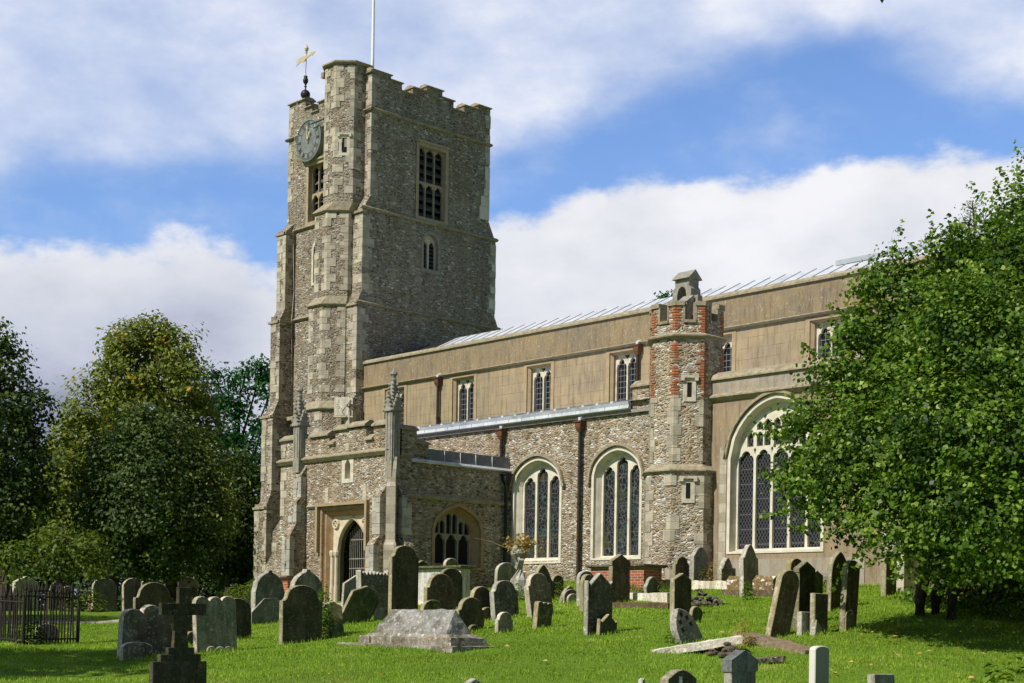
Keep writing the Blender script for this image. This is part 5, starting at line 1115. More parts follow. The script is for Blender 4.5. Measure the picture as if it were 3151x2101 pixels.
G = [  # crop, left, right, top, base, outline, thickness, material, label, lean, tilt, yaw
 ('g2', 1125, 1545, 765, 1225, 'scallop2', .16, 'g_lichen', 'broad lichen-blotched headstone with wavy top behind the stone cross', 1, 3, 0),
 ('g2', 1120, 1340, 1100, 1255, 'seg', .12, 'g_lichen', 'low lichen-stained footstone with stepped top left of the cross base', 0, 0, 0),
 ('g2', 1795, 2105, 688, 1195, 'scallop3', .13, 'g_green', 'blue-green headstone with triple-lobed top right of the cross', -2, -2, 0),
 ('g2', 1880, 2080, 1145, 1195, 'scallop3', .10, 'g_pale', 'tiny scalloped footstone at the foot of the blue-green headstone', 0, 0, 0),
 ('g2', 2040, 2245, 705, 1078, 'round', .12, 'g_algae', 'dark round-topped headstone leaning behind the blue-green one', 1, -3, 0),
 ('g2', 1620, 1770, 840, 1135, 'round', .12, 'g_lichen', 'dark speckled headstone mostly hidden behind the cross shaft', 0, 0, 0),
 ('g2', 1690, 1770, 1005, 1140, 'round', .10, 'g_algae', 'small footstone glimpsed between cross shaft and green headstone', 0, 0, 0),
 ('g2', 1245, 1530, 562, 830, 'shoulder', .14, 'g_algae', 'wide dark shouldered headstone behind the lichen-blotched one', 0, 0, 0),
 ('g2', 855, 1025, 525, 782, 'round', .12, 'g_slate', 'smooth blue-grey round headstone in the shade left of the cross', 0, 0, 0),
 ('g2', 1130, 1290, 523, 772, 'round', .16, 'g_slate', 'blue-grey round headstone with pale lichened edge', 0, -2, 0),
 ('g2', 1285, 1335, 535, 640, 'slant', .12, 'g_pale', 'small pale broken marker between two far headstones', 0, 0, 0),
 ('g2', 1500, 1650, 550, 765, 'scallop2', .12, 'g_brown', 'far headstone with bright wavy top edge above the cross', 0, 0, 0),
 ('g2', 1625, 1768, 513, 760, 'round', .14, 'g_green', 'olive round headstone far behind the head of the cross', 0, -2, 0),
 ('g2', 1685, 1770, 593, 765, 'round', .10, 'g_moss', 'small mossy headstone in front of the olive one', 0, 0, 0),
 ('g2', -60, 105, 572, 800, 'gable', .14, 'g_lichen', 'gabled headstone at the picture edge behind the railings', 0, 0, 0),
 ('g2', 145, 305, 508, 760, 'gable', .30, 'g_pale', 'pale gabled headstone standing behind the spear-topped railings', 0, 0, 0),
 ('g2', 455, 640, 545, 760, 'shoulder', .12, 'g_algae', 'dark bowed headstone behind the railings beside a tree trunk', 0, 0, 0),
 ('g2', 570, 650, 596, 775, 'round', .10, 'g_lichen', 'narrow round headstone with bright rim behind the railing end', 0, 0, 0),
 ('g2', 330, 500, 935, 1112, 'round', .10, 'g_slate', 'low dark headstone inside the iron railings', 0, 0, 0),
 ('g3', 245, 478, 452, 935, 'ogee', .20, 'g_green', 'green-grey headstone with moulded ogee hood left of the porch', 0, 0, 0),
 ('g3', 225, 480, 700, 940, 'hip', .12, 'g_green', 'clipped-corner headstone in front of the ogee-hooded one', 0, 0, 0),
 ('g3', 350, 410, 842, 915, 'break', .10, 'g_pale', 'broken pale stone lump against the clipped-corner headstone', 20, 0, 0),
 ('g3', 580, 832, 444, 900, 'ogee', .20, 'g_green', 'grey ogee-hooded headstone behind the dark shouldered one', 0, 0, 0),
 ('g3', 500, 820, 588, 1110, 'shoulder2', .13, 'g_algae', 'near black shouldered headstone with a green stain, left of the vine', 0, 0, 0),
 ('g3', 625, 775, 910, 1095, 'shoulder', .09, 'g_algae', 'small shouldered footstone before the near black headstone', 0, 0, 0),
 ('g3', 850, 1030, 700, 1050, 'slant', .14, 'g_moss', 'brown-green slab sagging backwards beside the vine', 14, -28, 0),
 ('g3', 1010, 1240, 600, 935, 'hip', .10, 'g_moss', 'mossy hipped headstone tipping far over towards the tall one', 27, 6, 0),
 ('g3', 1005, 1170, 880, 938, 'seg', .12, 'g_lichen', 'lichened base stone under the tipping mossy headstone', 0, 0, 0),
 ('g3', 1040, 1190, 495, 800, 'slant', .09, 'g_slate', 'plain grey slant-topped headstone before the porch gate', 4, 0, 0),
 ('g3', 1200, 1445, 452, 860, 'scroll', .20, 'g_lichen', 'scroll-topped lichened headstone right of the porch gate', 0, -3, 0),
 ('g3', 1335, 1447, 790, 905, 'scallop2', .10, 'g_pale', 'little pale-edged footstone left of the tall dark headstone', 0, 0, 0),
 ('g3', 1472, 1702, 230, 905, 'shoulder2', .13, 'g_algae', 'tallest dark headstone, round-shouldered, behind the coped tomb', 0, 0, 0),
 ('g3', 1920, 2112, 434, 800, 'round', .12, 'g_algae', 'dark round headstone close in front of the white chest tomb', -1, 0, 0),
 ('g3', 1790, 2045, 484, 890, 'shoulder', .13, 'g_brown', 'rust-stained shouldered headstone before the white chest tomb', 0, 0, 0),
 ('g3', 1735, 1960, 720, 905, 'shoulder', .12, 'g_moss', 'low olive shouldered stone peeping over the coped tomb', 0, 0, 0),
 ('g3', 2075, 2303, 697, 1012, 'shoulder', .13, 'g_algae', 'dark shouldered headstone at the right end of the coped tomb', 0, 0, 0),
 ('g3', 2185, 2262, 945, 1016, 'round', .08, 'g_moss', 'tiny round footstone beside the coped tomb end', 0, 0, 0),
 ('g4', 130, 325, 600, 900, 'shoulder', .13, 'g_algae', 'shouldered headstone left of the scarred leaning one', 0, 0, 0),
 ('g4', 240, 330, 788, 908, 'round', .09, 'g_algae', 'small rounded footstone left of the scarred leaning headstone', 0, 0, 0),
 ('g4', 345, 565, 545, 888, 'shoulder2', .15, 'g_lichen', 'scarred grey headstone leaning back, pale edge to the left', -3, -4, 0),
 ('g4', 390, 510, 768, 890, 'round', .10, 'g_green', 'rounded footstone against the scarred leaning headstone', 0, 0, 0),
 ('g4', 372, 512, 830, 1018, 'shoulder', .10, 'g_green', 'small grey shouldered footstone standing out on the lawn', 0, 0, 0),
 ('g4', 365, 545, 384, 640, 'round', .13, 'g_green', 'grey-green round headstone beside the weedy stump', 2, 0, 0),
 ('g4', 690, 888, 405, 735, 'pointsh', .13, 'g_algae', 'pointed shouldered headstone behind the leaning lichened one', -2, 0, 0),
 ('g4', 670, 880, 480, 865, 'shoulder', .16, 'g_lichen', 'leaning lichen-brown headstone with broad white edge', -6, -5, 0),
 ('g4', 715, 855, 740, 980, 'scallop3', .13, 'g_moss', 'small triple-lobed footstone leaning on the lawn', 5, 0, 0),
 ('g4', 875, 975, 497, 700, 'round', .12, 'g_algae', 'dark round headstone in long grass near the second window', -3, 0, 0),
 ('g4', 945, 1118, 592, 738, 'point', .10, 'g_brown', 'pointed low stone at the back of a nest of three', 0, 0, 0),
 ('g4', 975, 1118, 625, 740, 'round', .08, 'g_lichen', 'round low stone in the middle of a nest of three', 0, 0, 0),
 ('g4', 1012, 1120, 665, 742, 'round', .07, 'g_pale', 'smallest round stone at the front of a nest of three', 0, 0, 0),
 ('g4', 1110, 1250, 460, 770, 'round', .12, 'g_lichen', 'round headstone farthest back behind the sharp-pointed one', -2, 0, 0),
 ('g4', 1140, 1250, 490, 830, 'shoulder', .13, 'g_brown', 'brown edged headstone just behind the sharp-pointed one', -1, 0, 0),
 ('g4', 1172, 1410, 478, 1028, 'ears', .12, 'g_lichen', 'sharp-pointed headstone with little ears and a white edge', 0, 0, 0),
 ('g4', 1285, 1455, 850, 1038, 'ears', .09, 'g_algae', 'small pointed eared footstone before the sharp-pointed headstone', 4, 0, 0),
 ('g4', 1390, 1575, 308, 750, 'gablecap', .13, 'g_brown', 'tall brown gabled headstone with moulded cap by the brick tomb', 0, 0, 0),
 ('g4', 1715, 1860, 513, 684, 'ogeecap', .12, 'g_lichen', 'short speckled headstone tilting before the brick tomb', -8, 0, 0),
 ('g4', 1950, 2128, 480, 885, 'gable', .13, 'g_algae', 'dark hip-gabled headstone in front of the rubble heap', 0, 0, 0),
 ('g4', 1968, 2112, 330, 620, 'shoulder', .12, 'g_brown', 'rusty brown headstone beside the tall grey cracked one', 0, 0, 0),
 ('g4', 2130, 2280, 243, 600, 'ogeecap', .14, 'g_slate', 'tall grey ogee-topped headstone with a dark crack, by the turret', 0, 0, 0),
 ('g4', 2108, 2215, 783, 938, 'round', .09, 'g_moss', 'small mossy oval stone leaning beside the carved gothic fragment', 16, 0, 0),
 ('g5', 428, 522, 236, 405, 'pointsh', .16, 'g_lichen', 'small carved pointed headstone among dry stalks by the turret foot', 0, 0, 0),
 ('g5', 566, 680, 153, 475, 'pointsh', .14, 'g_green', 'tall pointed headstone with ivy under the great window', 0, -2, 0),
 ('g5', 725, 868, 312, 735, 'round', .13, 'g_brown', 'big brown round headstone leaning sharply to the right', 12, 4, 0),
 ('g5', 850, 950, 240, 560, 'round', .14, 'g_brown', 'arched headstone rearmost in the leaning cluster', 2, 0, 0),
 ('g5', 900, 1030, 258, 690, 'gablecap', .14, 'g_algae', 'gabled-cap pillar headstone in the middle of the leaning cluster', 0, 0, 0),
 ('g5', 985, 1080, 315, 640, 'gable', .12, 'g_moss', 'olive clipped headstone behind the flat-topped stone', 0, 0, 0),
 ('g5', 1008, 1112, 460, 718, 'flat', .12, 'g_algae', 'dark flat-topped square stone in the leaning cluster', 0, 0, 0),
 ('g5', 930, 995, 575, 722, 'flat', .12, 'g_pale', 'short pale-topped footstone between the leaning headstones', 0, 0, 0),
 ('g5', 1015, 1080, 630, 722, 'break', .12, 'g_pale', 'broken wedge of stone against the flat-topped stone', -20, 0, 0),
 ('g5', 1105, 1240, 195, 560, 'point', .13, 'g_algae', 'tall pointed dark headstone under the lime branches', 2, 0, 0),
 ('g5', 1190, 1290, 252, 695, 'round', .13, 'g_brown', 'narrow round-arched headstone with a notched pale edge', 5, 0, 0),
 ('g5', 1208, 1280, 565, 697, 'round', .10, 'g_moss', 'little yellow-lichened footstone before the notched headstone', 2, 0, 0),
 ('g5', 1455, 1545, 195, 475, 'flat', .14, 'g_algae', 'dark upright stone in shade beside the pale buttress', 0, 0, 0),
 ('g3', 1960, 2072, 344, 640, 'round', .12, 'g_lichen', 'round headstone rising behind the white chest tomb slab', 0, 0, 0),
 ('g3', 1700, 1802, 364, 640, 'gable', .12, 'g_algae', 'dark gabled headstone rising behind the white chest tomb slab', 0, 0, 0),
 ('g4', 585, 655, 513, 690, 'round', .10, 'g_pale', 'small whitish headstone half hidden in tall grass', 0, 0, 0),
]
for row in G:
    z, xl, xr, yt, yb, kind, T, mat, label, lean, tilt, yaw = row
    nm = 'footstone' if ('footstone' in label or 'low stone' in label) else 'headstone'
    if 'lump' in label or 'wedge' in label: nm = 'stone_fragment'
    dd = {'round headstone rising behind the white chest tomb slab': 43.2, 'dark gabled headstone rising behind the white chest tomb slab': 43.0}.get(label)
    stone(z, xl, xr, yt, yb, kind, T, mat, label, lean, tilt, yaw, dd, 'footstone' if nm == 'footstone' else 'gravestone', nm)

# stones along the lower edge, nearer than the lawn they stand before
o, W, H, p = stone('g4', 1872, 2168, 1350, 1620, 'ogeebow', .14, 'g_algae', 'near dark bow-topped headstone with three white characters', 0, 0, 0, 19.8)
m = MB()
def gl(strokes, cy, cz, s):
    for y0, z0, y1, z1 in strokes:
        a, b = Vector((y0, z0)) * s, Vector((y1, z1)) * s; dd = (b - a).normalized(); q = Vector((-dd.y, dd.x)) * .008
        P = [a - q, a + q, b + q, b - q]; x = .07
        m.loft([[(x - .002, cy + v.x, cz + v.y) for v in P], [(x + .004, cy + v.x, cz + v.y) for v in P]])
gl([(-.8, .8, .8, .8), (-.5, .4, .5, .4), (-.5, .4, -.5, -.1), (.5, .4, .5, -.1), (-.5, -.1, .5, -.1), (-.9, -.45, .9, -.45), (-.4, .95, -.4, .6), (.4, .95, .4, .6), (-.6, -.8, .6, -.8)], -.04 * 1, H - .135, .042)
gl([(-.7, .6, .7, .6), (-.7, .6, -.7, -.6), (.7, .6, .7, -.6), (-.7, -.6, .7, -.6), (-.2, .2, .2, .2)], -.04, H - .225, .036)
gl([(-.9, .5, .9, .5), (.1, .9, -.6, .0), (-.5, .1, .5, .1), (-.5, .1, -.5, -.7), (.5, .1, .5, -.7), (-.5, -.7, .5, -.7), (.5, .9, .9, .6)], -.04, H - .315, .042)
part_of(o, m, 'lettering', 'white')
o, W, H, p = stone('g5', 470, 652, 822, 1230, 'gable', .14, 'g_slate', 'near grey headstone with pedimented cap and worn inscription', 0, 0, 0, 20.3)
part_of(o, MB().loft([[(x, y * (W / 2 + .02), z) for y, z in ((-1, H - W * .52), (1, H - W * .52), (1, H - W * .23), (0, H + .012), (-1, H - W * .23))] for x in (-.085, .085)]), 'cap', 'g_slate')
marks(o, .14, [(H - .46, .11, .022), (H - .53, .08, .02), (H - .62, .17, .025), (H - .70, .07, .02)], 'g_algae')
stone('g5', 1003, 1115, 790, 1150, 'seg', .11, 'g_war', 'clean white war-grave headstone with a gently curved top', 0, 0, 0, 20.6)
stone('g5', 1385, 1553, 966, 1130, 'flat', .12, 'g_green', 'squared headstone cut by the lower edge, leaning back', 0, -6, 0, 19.8)
stone('g4', 100, 215, 1432, 1560, 'gable', .12, 'g_pale', 'top of a pointed stone at the bottom edge below the coped tomb', 0, 0, 0, 19.6)
o, W, H, p = stone('g4', 1668, 1702, 1428, 1560, 'slant', .08, 'g_slate', 'thin grey stump of a marker beside the bow-topped headstone', 0, 0, 0, 19.6)

# gothic carved fragment
o, W, H, p = stone('g4', 2010, 2240, 800, 1108, 'point', .16, 'g_green', 'leaning carved gothic stone with dark cusped holes', -24, -12, 0)
m = MB()
for y, z in ((-.16, .42), (.16, .42), (-.13, .62), (.13, .62), (0.0, .78)):
    c = [(y * W / .75 + .05 * math.cos(a) * (1.3 if k % 2 else .7), z * H / .95 + .05 * math.sin(a) * (1.3 if k % 2 else .7)) for k, a in enumerate([2 * math.pi * t / 8 for t in range(8)])]
    m.loft([[(.078, a, b) for a, b in c], [(.0825, a, b) for a, b in c]])
part_of(o, m, 'dark_cusp_disc', 'void')  # thin dark plates on the face stand in for shaded recesses

def cross_monument():
    d = 20.0; px, py = src('g2', 1610, 1473); p = dep(px, py, d); gz = float(ground_z(p[0], p[1])); e = thing('cross_monument', (p[0], p[1], gz), 'dark stone cross on a stepped block in the near foreground', 'grave cross', 'gravestones in the churchyard')
    Z = lambda y: CAM[2] + (HOR - src('g2', 0, y)[1] + RO * (px - 1575.5)) / F_PX * d - gz
    k = 2.94 * F_PX / d; yl = lambda x: (x - 1610) / k / .726
    def prt(name, boxes, mat='g_black'):
        m = MB()
        for (x0, x1, z0, z1, t) in boxes: slabx(m, x0, x1, z0, z1, t)
        o = m.build(name, M[mat], origin=(0, 0, 0)); o.parent = e; return o
    def slabx(m, x0, x1, z0, z1, t, c=.006):
        y0, y1 = yl(x0), yl(x1); r = lambda e_, x: [(x, y0 + e_, z0 + e_), (x, y1 - e_, z0 + e_), (x, y1 - e_, z1 - e_), (x, y0 + e_, z1 - e_)]
        m.loft([r(c, -t / 2), r(0, -t / 2 + c), r(0, t / 2 - c), r(c, t / 2)])
    b = prt('base_block', [(1408, 1812, -.25, Z(1278), .10)]); marks(b, .10, [(Z(1315), .19, .028), (Z(1360), .19, .024), (Z(1412), .14, .026)], 'g_green')
    prt('step', [(1465, 1768, Z(1278) - .01, Z(1214), .09)]); prt('step', [(1522, 1720, Z(1214) - .01, Z(1152), .08)])
    m = MB(); y0, y1, y2, y3 = yl(1565), yl(1672), yl(1578), yl(1660); t0, t1 = .036, .03; za, zb = Z(1152) - .01, Z(858)
    m.hexa([(-t0, y0, za), (t0, y0, za), (t0, y1, za), (-t0, y1, za), (-t1, y2, zb), (t1, y2, zb), (t1, y3, zb), (-t1, y3, zb)])
    s = m.build('shaft', M['g_black'], origin=(0, 0, 0)); s.parent = e
    prt('arms', [(1468, 1805, Z(858), Z(752), .08)]); prt('head', [(1596, 1690, Z(752) - .01, Z(608), .075)])
cross_monument()

def roughen(o, cuts, amp, sc=5.0):
    import bmesh
    from mathutils import noise
    bm = bmesh.new(); bm.from_mesh(o.data); bmesh.ops.remove_doubles(bm, verts=bm.verts, dist=.0005)
    bmesh.ops.subdivide_edges(bm, edges=bm.edges, cuts=cuts, use_grid_fill=True)
    for v in bm.verts: v.co += Vector(noise.noise_vector(v.co * sc)) * amp + Vector(noise.noise_vector(v.co * sc * 3.1)) * amp * .5
    bm.to_mesh(o.data); bm.free(); o.data.update(); return o
def tomb_frame(z, x, y, d=None):
    px, py = src(z, x, y)
    if d is None: p, d = hit(px, py)
    else: p = dep(px, py, d)
    p[2] = ground_z(p[0], p[1]); return p, d
def coped_tomb():
    p, d = tomb_frame('g3', 2000, 1168); L, W = 2.55, .80
    e = thing('coped_tomb', p, 'lichen-white ridged coffin-shaped tomb on a low plinth', 'tomb')
    def prt(name, fn, mat='g_tomb'):
        m = MB(); fn(m); m.v = [(a + p[0], b + p[1], c + p[2]) for a, b, c in m.v]; return roughen(m.build(name, M[mat], e), 9, .022, 4.0)
    tz = float(ground_z(p[0] - L, p[1]) - p[2]) * .3
    prt('plinth', lambda m: m.loft([lev([(-L - .5, -.30), (.45, -.30), (.45, W + .3), (-L - .5, W + .3)], z) for z in (-.3, .06)]))
    def blk(m):
        r = lambda o, z: lev([(-L + o, o), (-o, o), (-o, W - o), (-L + o, W - o)], z)
        m.loft([r(0, .06), r(-.01, .20), r(.06, .27)])
        for cx in (-L + .05, -.05):
            m.box(cx - .16, cx + .16, -.05, W + .05, .05, .21)
    prt('base_block', blk)
    def rdg(m):
        a = lev([(-L + .16, .10), (-.16, .10), (-.16, W - .10), (-L + .16, W - .10)], .262); b = lev([(-L + .18, .11), (-.18, .11), (-.18, W - .11), (-L + .18, W - .11)], .33)
        m.loft([a, b]); t0, t1 = (-L + .36, W / 2, .74), (-.30, W / 2, .74)
        m.add([*b, t0, t1], [(0, 1, 5, 4), (1, 2, 5), (2, 3, 4, 5), (3, 0, 4)])
    prt('ridge_slab', rdg)
coped_tomb()
def chest(name_label, z, x, y, L, W, H, matb, mats, cat='chest tomb', over=.12, d=None, pil=False, slabt=.09):
    p, d = tomb_frame(z, x, y, d); e = thing('chest_tomb', p, name_label, cat, 'chest tombs beside the church')
    m = MB(); m.box(p[0] - L, p[0], p[1], p[1] + W, p[2] - .3, p[2] + H - slabt)
    b = m.build('chest', M[matb], e)
    if pil:
        q = MB()
        for cx in (-.10, -L + .10):
            q.box(p[0] + cx - .10, p[0] + cx + .13 * (1 if cx > -.2 else .8), p[1] - .03, p[1] + .16, p[2] - .3, p[2] + H - slabt - .06)
        for k in range(7): q.box(p[0] - L / 2 - .14 + k * .045, p[0] - L / 2 - .12 + k * .045, p[1] - .03, p[1] + .01, p[2] + .12, p[2] + H - slabt - .1)
        q.box(p[0] - L - .04, p[0] + .04, p[1] - .04, p[1] + W + .04, p[2] - .3, p[2] + .08)
        q.build('pilaster', M[matb], e)
    s = MB(); r = lambda o, zz: lev([(p[0] - L - o, p[1] - o), (p[0] + o, p[1] - o), (p[0] + o, p[1] + W + o), (p[0] - L - o, p[1] + W + o)], zz)
    s.loft([r(over * .3, p[2] + H - slabt), r(over, p[2] + H - slabt * .6), r(over, p[2] + H - .012), r(over - .02, p[2] + H)]); s.build('slab', M[mats], e)
chest('large white-panelled chest tomb with a dark overhanging slab', 'g3', 2105, 765, 2.1, .34, 1.05, 'tombwhite', 'g_moss', pil=True)
chest('red brick chest tomb with a grey slab below the second window', 'g4', 1705, 655, 2.0, .75, .78, 'brick', 'g_lichen')
chest('pale panelled chest tomb beside the brick one, against the turret', 'g4', 1985, 640, .95, .7, .74, 'tombwhite', 'g_lichen', d=42.5, pil=True)
chest('small red brick tomb glimpsed between two ogee headstones', 'g3', 540, 800, 1.1, .8, .98, 'brick', 'g_lichen')
chest('little brick tomb with pale slab beside the blue-grey headstone', 'g2', 858, 772, .6, .6, .92, 'brick', 'g_lichen', over=.15)
chest('dark table tomb with pale slab deep under the lime tree', 'y7', 1640, 1040, 1.6, .9, .62, 'g_algae', 'g_pale', d=34.5, over=.15)

def blockstone(name, label, z, x, y, L, W, H, mat, cat, rough=.02, d=None, lift=0.0):
    p, d = tomb_frame(z, x, y, d); m = MB(); n = max(3, int(L / .18)); lo = []
    for i in range(n + 1):
        xx = -L + L * i / n; j = lambda: random.uniform(-rough, rough)
        lo.append([(p[0] + xx, p[1] + j(), p[2] - .2), (p[0] + xx, p[1] + j(), p[2] + lift + H + j()), (p[0] + xx, p[1] + W + j(), p[2] + lift + H + j()), (p[0] + xx, p[1] + W + j(), p[2] - .2)])
    m.loft(lo); m.build(name, M[mat], origin=p, label=label, cat=cat)
blockstone('kerb_block', 'white lichened kerb block before the brick tomb', 'g4', 1915, 757, 1.75, .35, .26, 'tombwhite', 'stone block')
blockstone('grave_slab', 'low brown slab running along in front of the white kerb block', 'g4', 1928, 806, 2.1, .30, .14, 'g_brown', 'stone slab')
blockstone('grave_slab', 'dark flat slab lying beneath the rubble heap', 'g4', 2370, 778, 1.1, .55, .07, 'g_algae', 'stone slab')
blockstone('stone_kerb', 'long bright white lichened kerb under the chapel window', 'g5', 556, 442, 2.2, .3, .24, 'tombwhite', 'stone kerb', .04)
def lichen_block():
    p, d = tomb_frame('g5', 770, 482); e = thing('lichen_tomb', p, 'squat tomb block blotched with white and brown lichen', 'tomb'); L, W = 1.45, .7
    m = MB(); m.box(p[0] - L - .08, p[0] + .08, p[1] - .08, p[1] + W, p[2] - .2, p[2] + .17); m.build('base', M['g_brown'], e)
    b = MB(); lo = []
    for i in range(9):
        x = p[0] - L + L * i / 8; j = lambda: random.uniform(-.03, .03)
        lo.append([(x, p[1] + .02 + j(), p[2] + .165), (x, p[1] + .02 + j(), p[2] + .40 + j()), (x, p[1] + .15 + j(), p[2] + .52 + j()), (x, p[1] + W - .1, p[2] + .5 + j()), (x, p[1] + W - .1, p[2] + .165)])
    b.loft(lo); b.build('block', M['g_lich2'], e)
M['g_lich2'] = gravemat('blotched_stone', (0.20, 0.14, 0.06), (0.75, 0.73, 0.68), 1.0, (0.13, 0.09, 0.03), 0.7, 7.0)
lichen_block()
M['g_brownslab'] = gravemat('brown_slab', (0.30, 0.225, 0.14), (0.46, 0.40, 0.30), 0.5, (0.20, 0.14, 0.08), 0.5)
def ledger(label, a, b, w, t, la, lb, mat, off=(0, 0)):
    """fallen slab from pixel a to pixel b, its ends lifted la, lb off the ground"""
    pa, _ = hit(*src(*a)); pb, _ = hit(*src(*b)); pa = Vector(pa) + Vector((0, 0, la)); pb = Vector(pb) + Vector((0, 0, lb))
    u = (pb - pa).normalized(); n = u.cross(Vector((0, 0, 1))).normalized() * w; up = n.normalized().cross(u).normalized() * t
    if n.dot(Vector(FWD)) < 0: n = -n
    if up.z < 0: up = -up
    m = MB(); N = 12; lo = []
    for i in range(N + 1):
        p = pa.lerp(pb, i / N); j = lambda: Vector((random.uniform(-.012, .012), random.uniform(-.012, .012), random.uniform(-.008, .008)))
        lo.append([p - up + j(), p + j(), p + n + j(), p + n - up + j()])
    m.loft(lo); roughen(m.build('fallen_slab', M[mat], origin=pa, label=label, cat='stone slab'), 4, .014, 5.0)
ledger('pale fallen ledger slab propped up at its right end', ('g5', 15, 838), ('g5', 575, 850), .60, .13, .05, .34, 'tombwhite')
ledger('brown fallen ledger slab sloping down to the right', ('g5', 520, 775), ('g5', 975, 850), .55, .12, .20, .08, 'g_brownslab')
ledger('small pale slab lying flat beside the pedimented headstone', ('g5', 660, 912), ('g5', 855, 905), .35, .08, .10, .12, 'g_lichen')
def heap(label, name, z, x, y, n, r, h, mat, s=.10):
    p, d = tomb_frame(z, x, y); m = MB()
    for i in range(n):
        a = random.uniform(0, 6.28); q = r * math.sqrt(random.random()); hz = h * (1 - q / r) * random.uniform(.3, 1); c = (p[0] + q * math.cos(a), p[1] + q * math.sin(a), p[2] + hz); sz = random.uniform(.6, 1.3) * s
        m.lathe([(0, -sz * .6), (sz * random.uniform(.7, 1.1), -sz * .3), (sz * random.uniform(.7, 1.2), sz * .2), (sz * .5, sz * .55), (0, sz * .6)], c, 6)
    m.build(name, M[mat], origin=p, label=label, cat='rubble', kind='stuff')
heap('heap of broken stones behind the hip-gabled headstone', 'rubble', 'g4', 2225, 770, 60, .55, .42, 'g_lichen', .08)
heap('loose brick and soil beneath the propped ledger slab', 'brick_rubble', 'g5', 480, 850, 40, .40, .22, 'soil', .08)

M['oldiron'] = plain('old_iron', (0.028, 0.022, 0.017), 0.8, 0.4, 9.0, alt=(0.085, 0.04, 0.022), altlo=0.58)
def railings():
    A, da = hit(*src('f0', 470, 1395)); B, db = hit(*src('f0', 1625, 1352)); A = Vector(A); B = Vector(B)
    Wd = A + Vector((-4.2, .25, 0)); Wd.z = float(ground_z(Wd.x, Wd.y))
    e = thing('grave_railing', A, 'rusty spear-topped iron railings enclosing a grave', 'railing')
    bar = MB(); bar.tube([(0, 0, -.2), (0, 0, 1.0)], .02, 5); bar.lathe([(.016, .98), (.026, 1.0), (.016, 1.02), (.038, 1.06), (.03, 1.10), (.0, 1.25)], (0, 0, 0), 6)
    bm = bar.build('bar', M['oldiron'], origin=(0, 0, 0)); first = True
    def panel(P, Q, n, hs):
        nonlocal first
        for i in range(n):
            t = (i + .5) / n; p = P.lerp(Q, t); p.z = float(ground_z(p.x, p.y))
            o = bm if first else bm.copy()
            if not first: C.objects.link(o)
            first = False; o.parent = e; o.location = p - A; o.scale = (1, 1, hs * random.uniform(.97, 1.03)); o.rotation_euler = (random.uniform(-.03, .03) - .03, random.uniform(-.03, .03), random.uniform(0, 1))
        for z in (.96, .12):
            m = MB(); m.tube([P + Vector((0, 0, z * hs)), P.lerp(Q, .5) + Vector((0, 0, z * hs - .02)), Q + Vector((0, 0, z * hs - .03))], .018, 5); m.build('rail', M['oldiron'], e)
    panel(A, B, 18, 1.06); panel(Wd, A, 34, .95)
    for P, h in ((B, .93), (A, 1.0)):
        m = MB(); m.tube([P + Vector((0, 0, -.2)), P + Vector((.02, .02, h))], .032, 6); m.build('post', M['oldiron'], e)
railings()

# ================================================================== TREES AND PLANTS
def leaf_quads(P, Nn, size, droop=0.2, wid=0.62):
    """P leaf centres, Nn outward directions; returns (n,4,3) folded kite leaves"""
    n = len(P)
    nr = Nn + RNG.normal(0, 0.55, (n, 3)) + np.array([0, 0, 0.55]); nr /= np.linalg.norm(nr, axis=1, keepdims=True)
    a = RNG.normal(0, 1, (n, 3)) + np.array([0, 0, -droop]); a -= nr * np.sum(a * nr, 1, keepdims=True); a /= np.linalg.norm(a, axis=1, keepdims=True)
    b = np.cross(nr, a); s = size * RNG.uniform(0.65, 1.3, (n, 1)); l, w = a * s * .5, b * s * wid * .5; up = nr * s * 0.10
    return np.stack([P - l, P + w - l * .15 + up, P + l, P - w - l * .15 + up], 1)
def crown_points(lobes, dens, clump, per, shell=0.62):
    """leaf centres gathered in clumps near the surface of a union of ellipsoids"""
    pts, nrm, ton = [], [], []
    Lc = np.array([l[:3] for l in lobes]); Lr = np.array([[l[3], l[3], l[4] if len(l) > 4 else l[3]] for l in lobes])
    for c, r in zip(Lc, Lr):
        n = max(4, int(dens * (r[0] * r[0] + 2 * r[0] * r[2]) / 3 * 12.6))
        d = RNG.normal(0, 1, (n, 3)); d /= np.linalg.norm(d, axis=1, keepdims=True)
        t = RNG.uniform(shell, 1.0, (n, 1)) * (1 + RNG.normal(0, .10, (n, 1))); p = c + d * r * t
        q = np.min(np.stack([np.sum(((p - c2) / r2) ** 2, 1) + (0 if np.any(c2 != c) else 9) for c2, r2 in zip(Lc, Lr)]), 0) if len(Lc) > 1 else np.full(n, 9)
        keep = (q > 0.50) | (RNG.random(n) < .15); p, d = p[keep], d[keep]
        k = len(p); pp = np.repeat(p, per, 0) + RNG.normal(0, 1, (k * per, 3)) * np.array([clump, clump, clump * .62]); 
        pts.append(pp); nrm.append(np.repeat(d, per, 0)); ton.append(np.repeat(RNG.normal(.45, .20, k), per) + RNG.normal(0, .14, k * per))
    return np.concatenate(pts), np.concatenate(nrm), np.clip(np.concatenate(ton), 0, 1)
def gpt(px, py, d):
    p = dep(px, py, d); return Vector((p[0], p[1], float(ground_z(p[0], p[1]))))
def lobe(x, y, r, d, fl=1.0):
    """a lump of crown seen at (x, y) in the 2352 px copy of the photograph, d metres away"""
    p = dep(x * 1.33971, y * 1.33971, d); R = r / 3439 * d; return (p[0], p[1], p[2], R, R * fl)
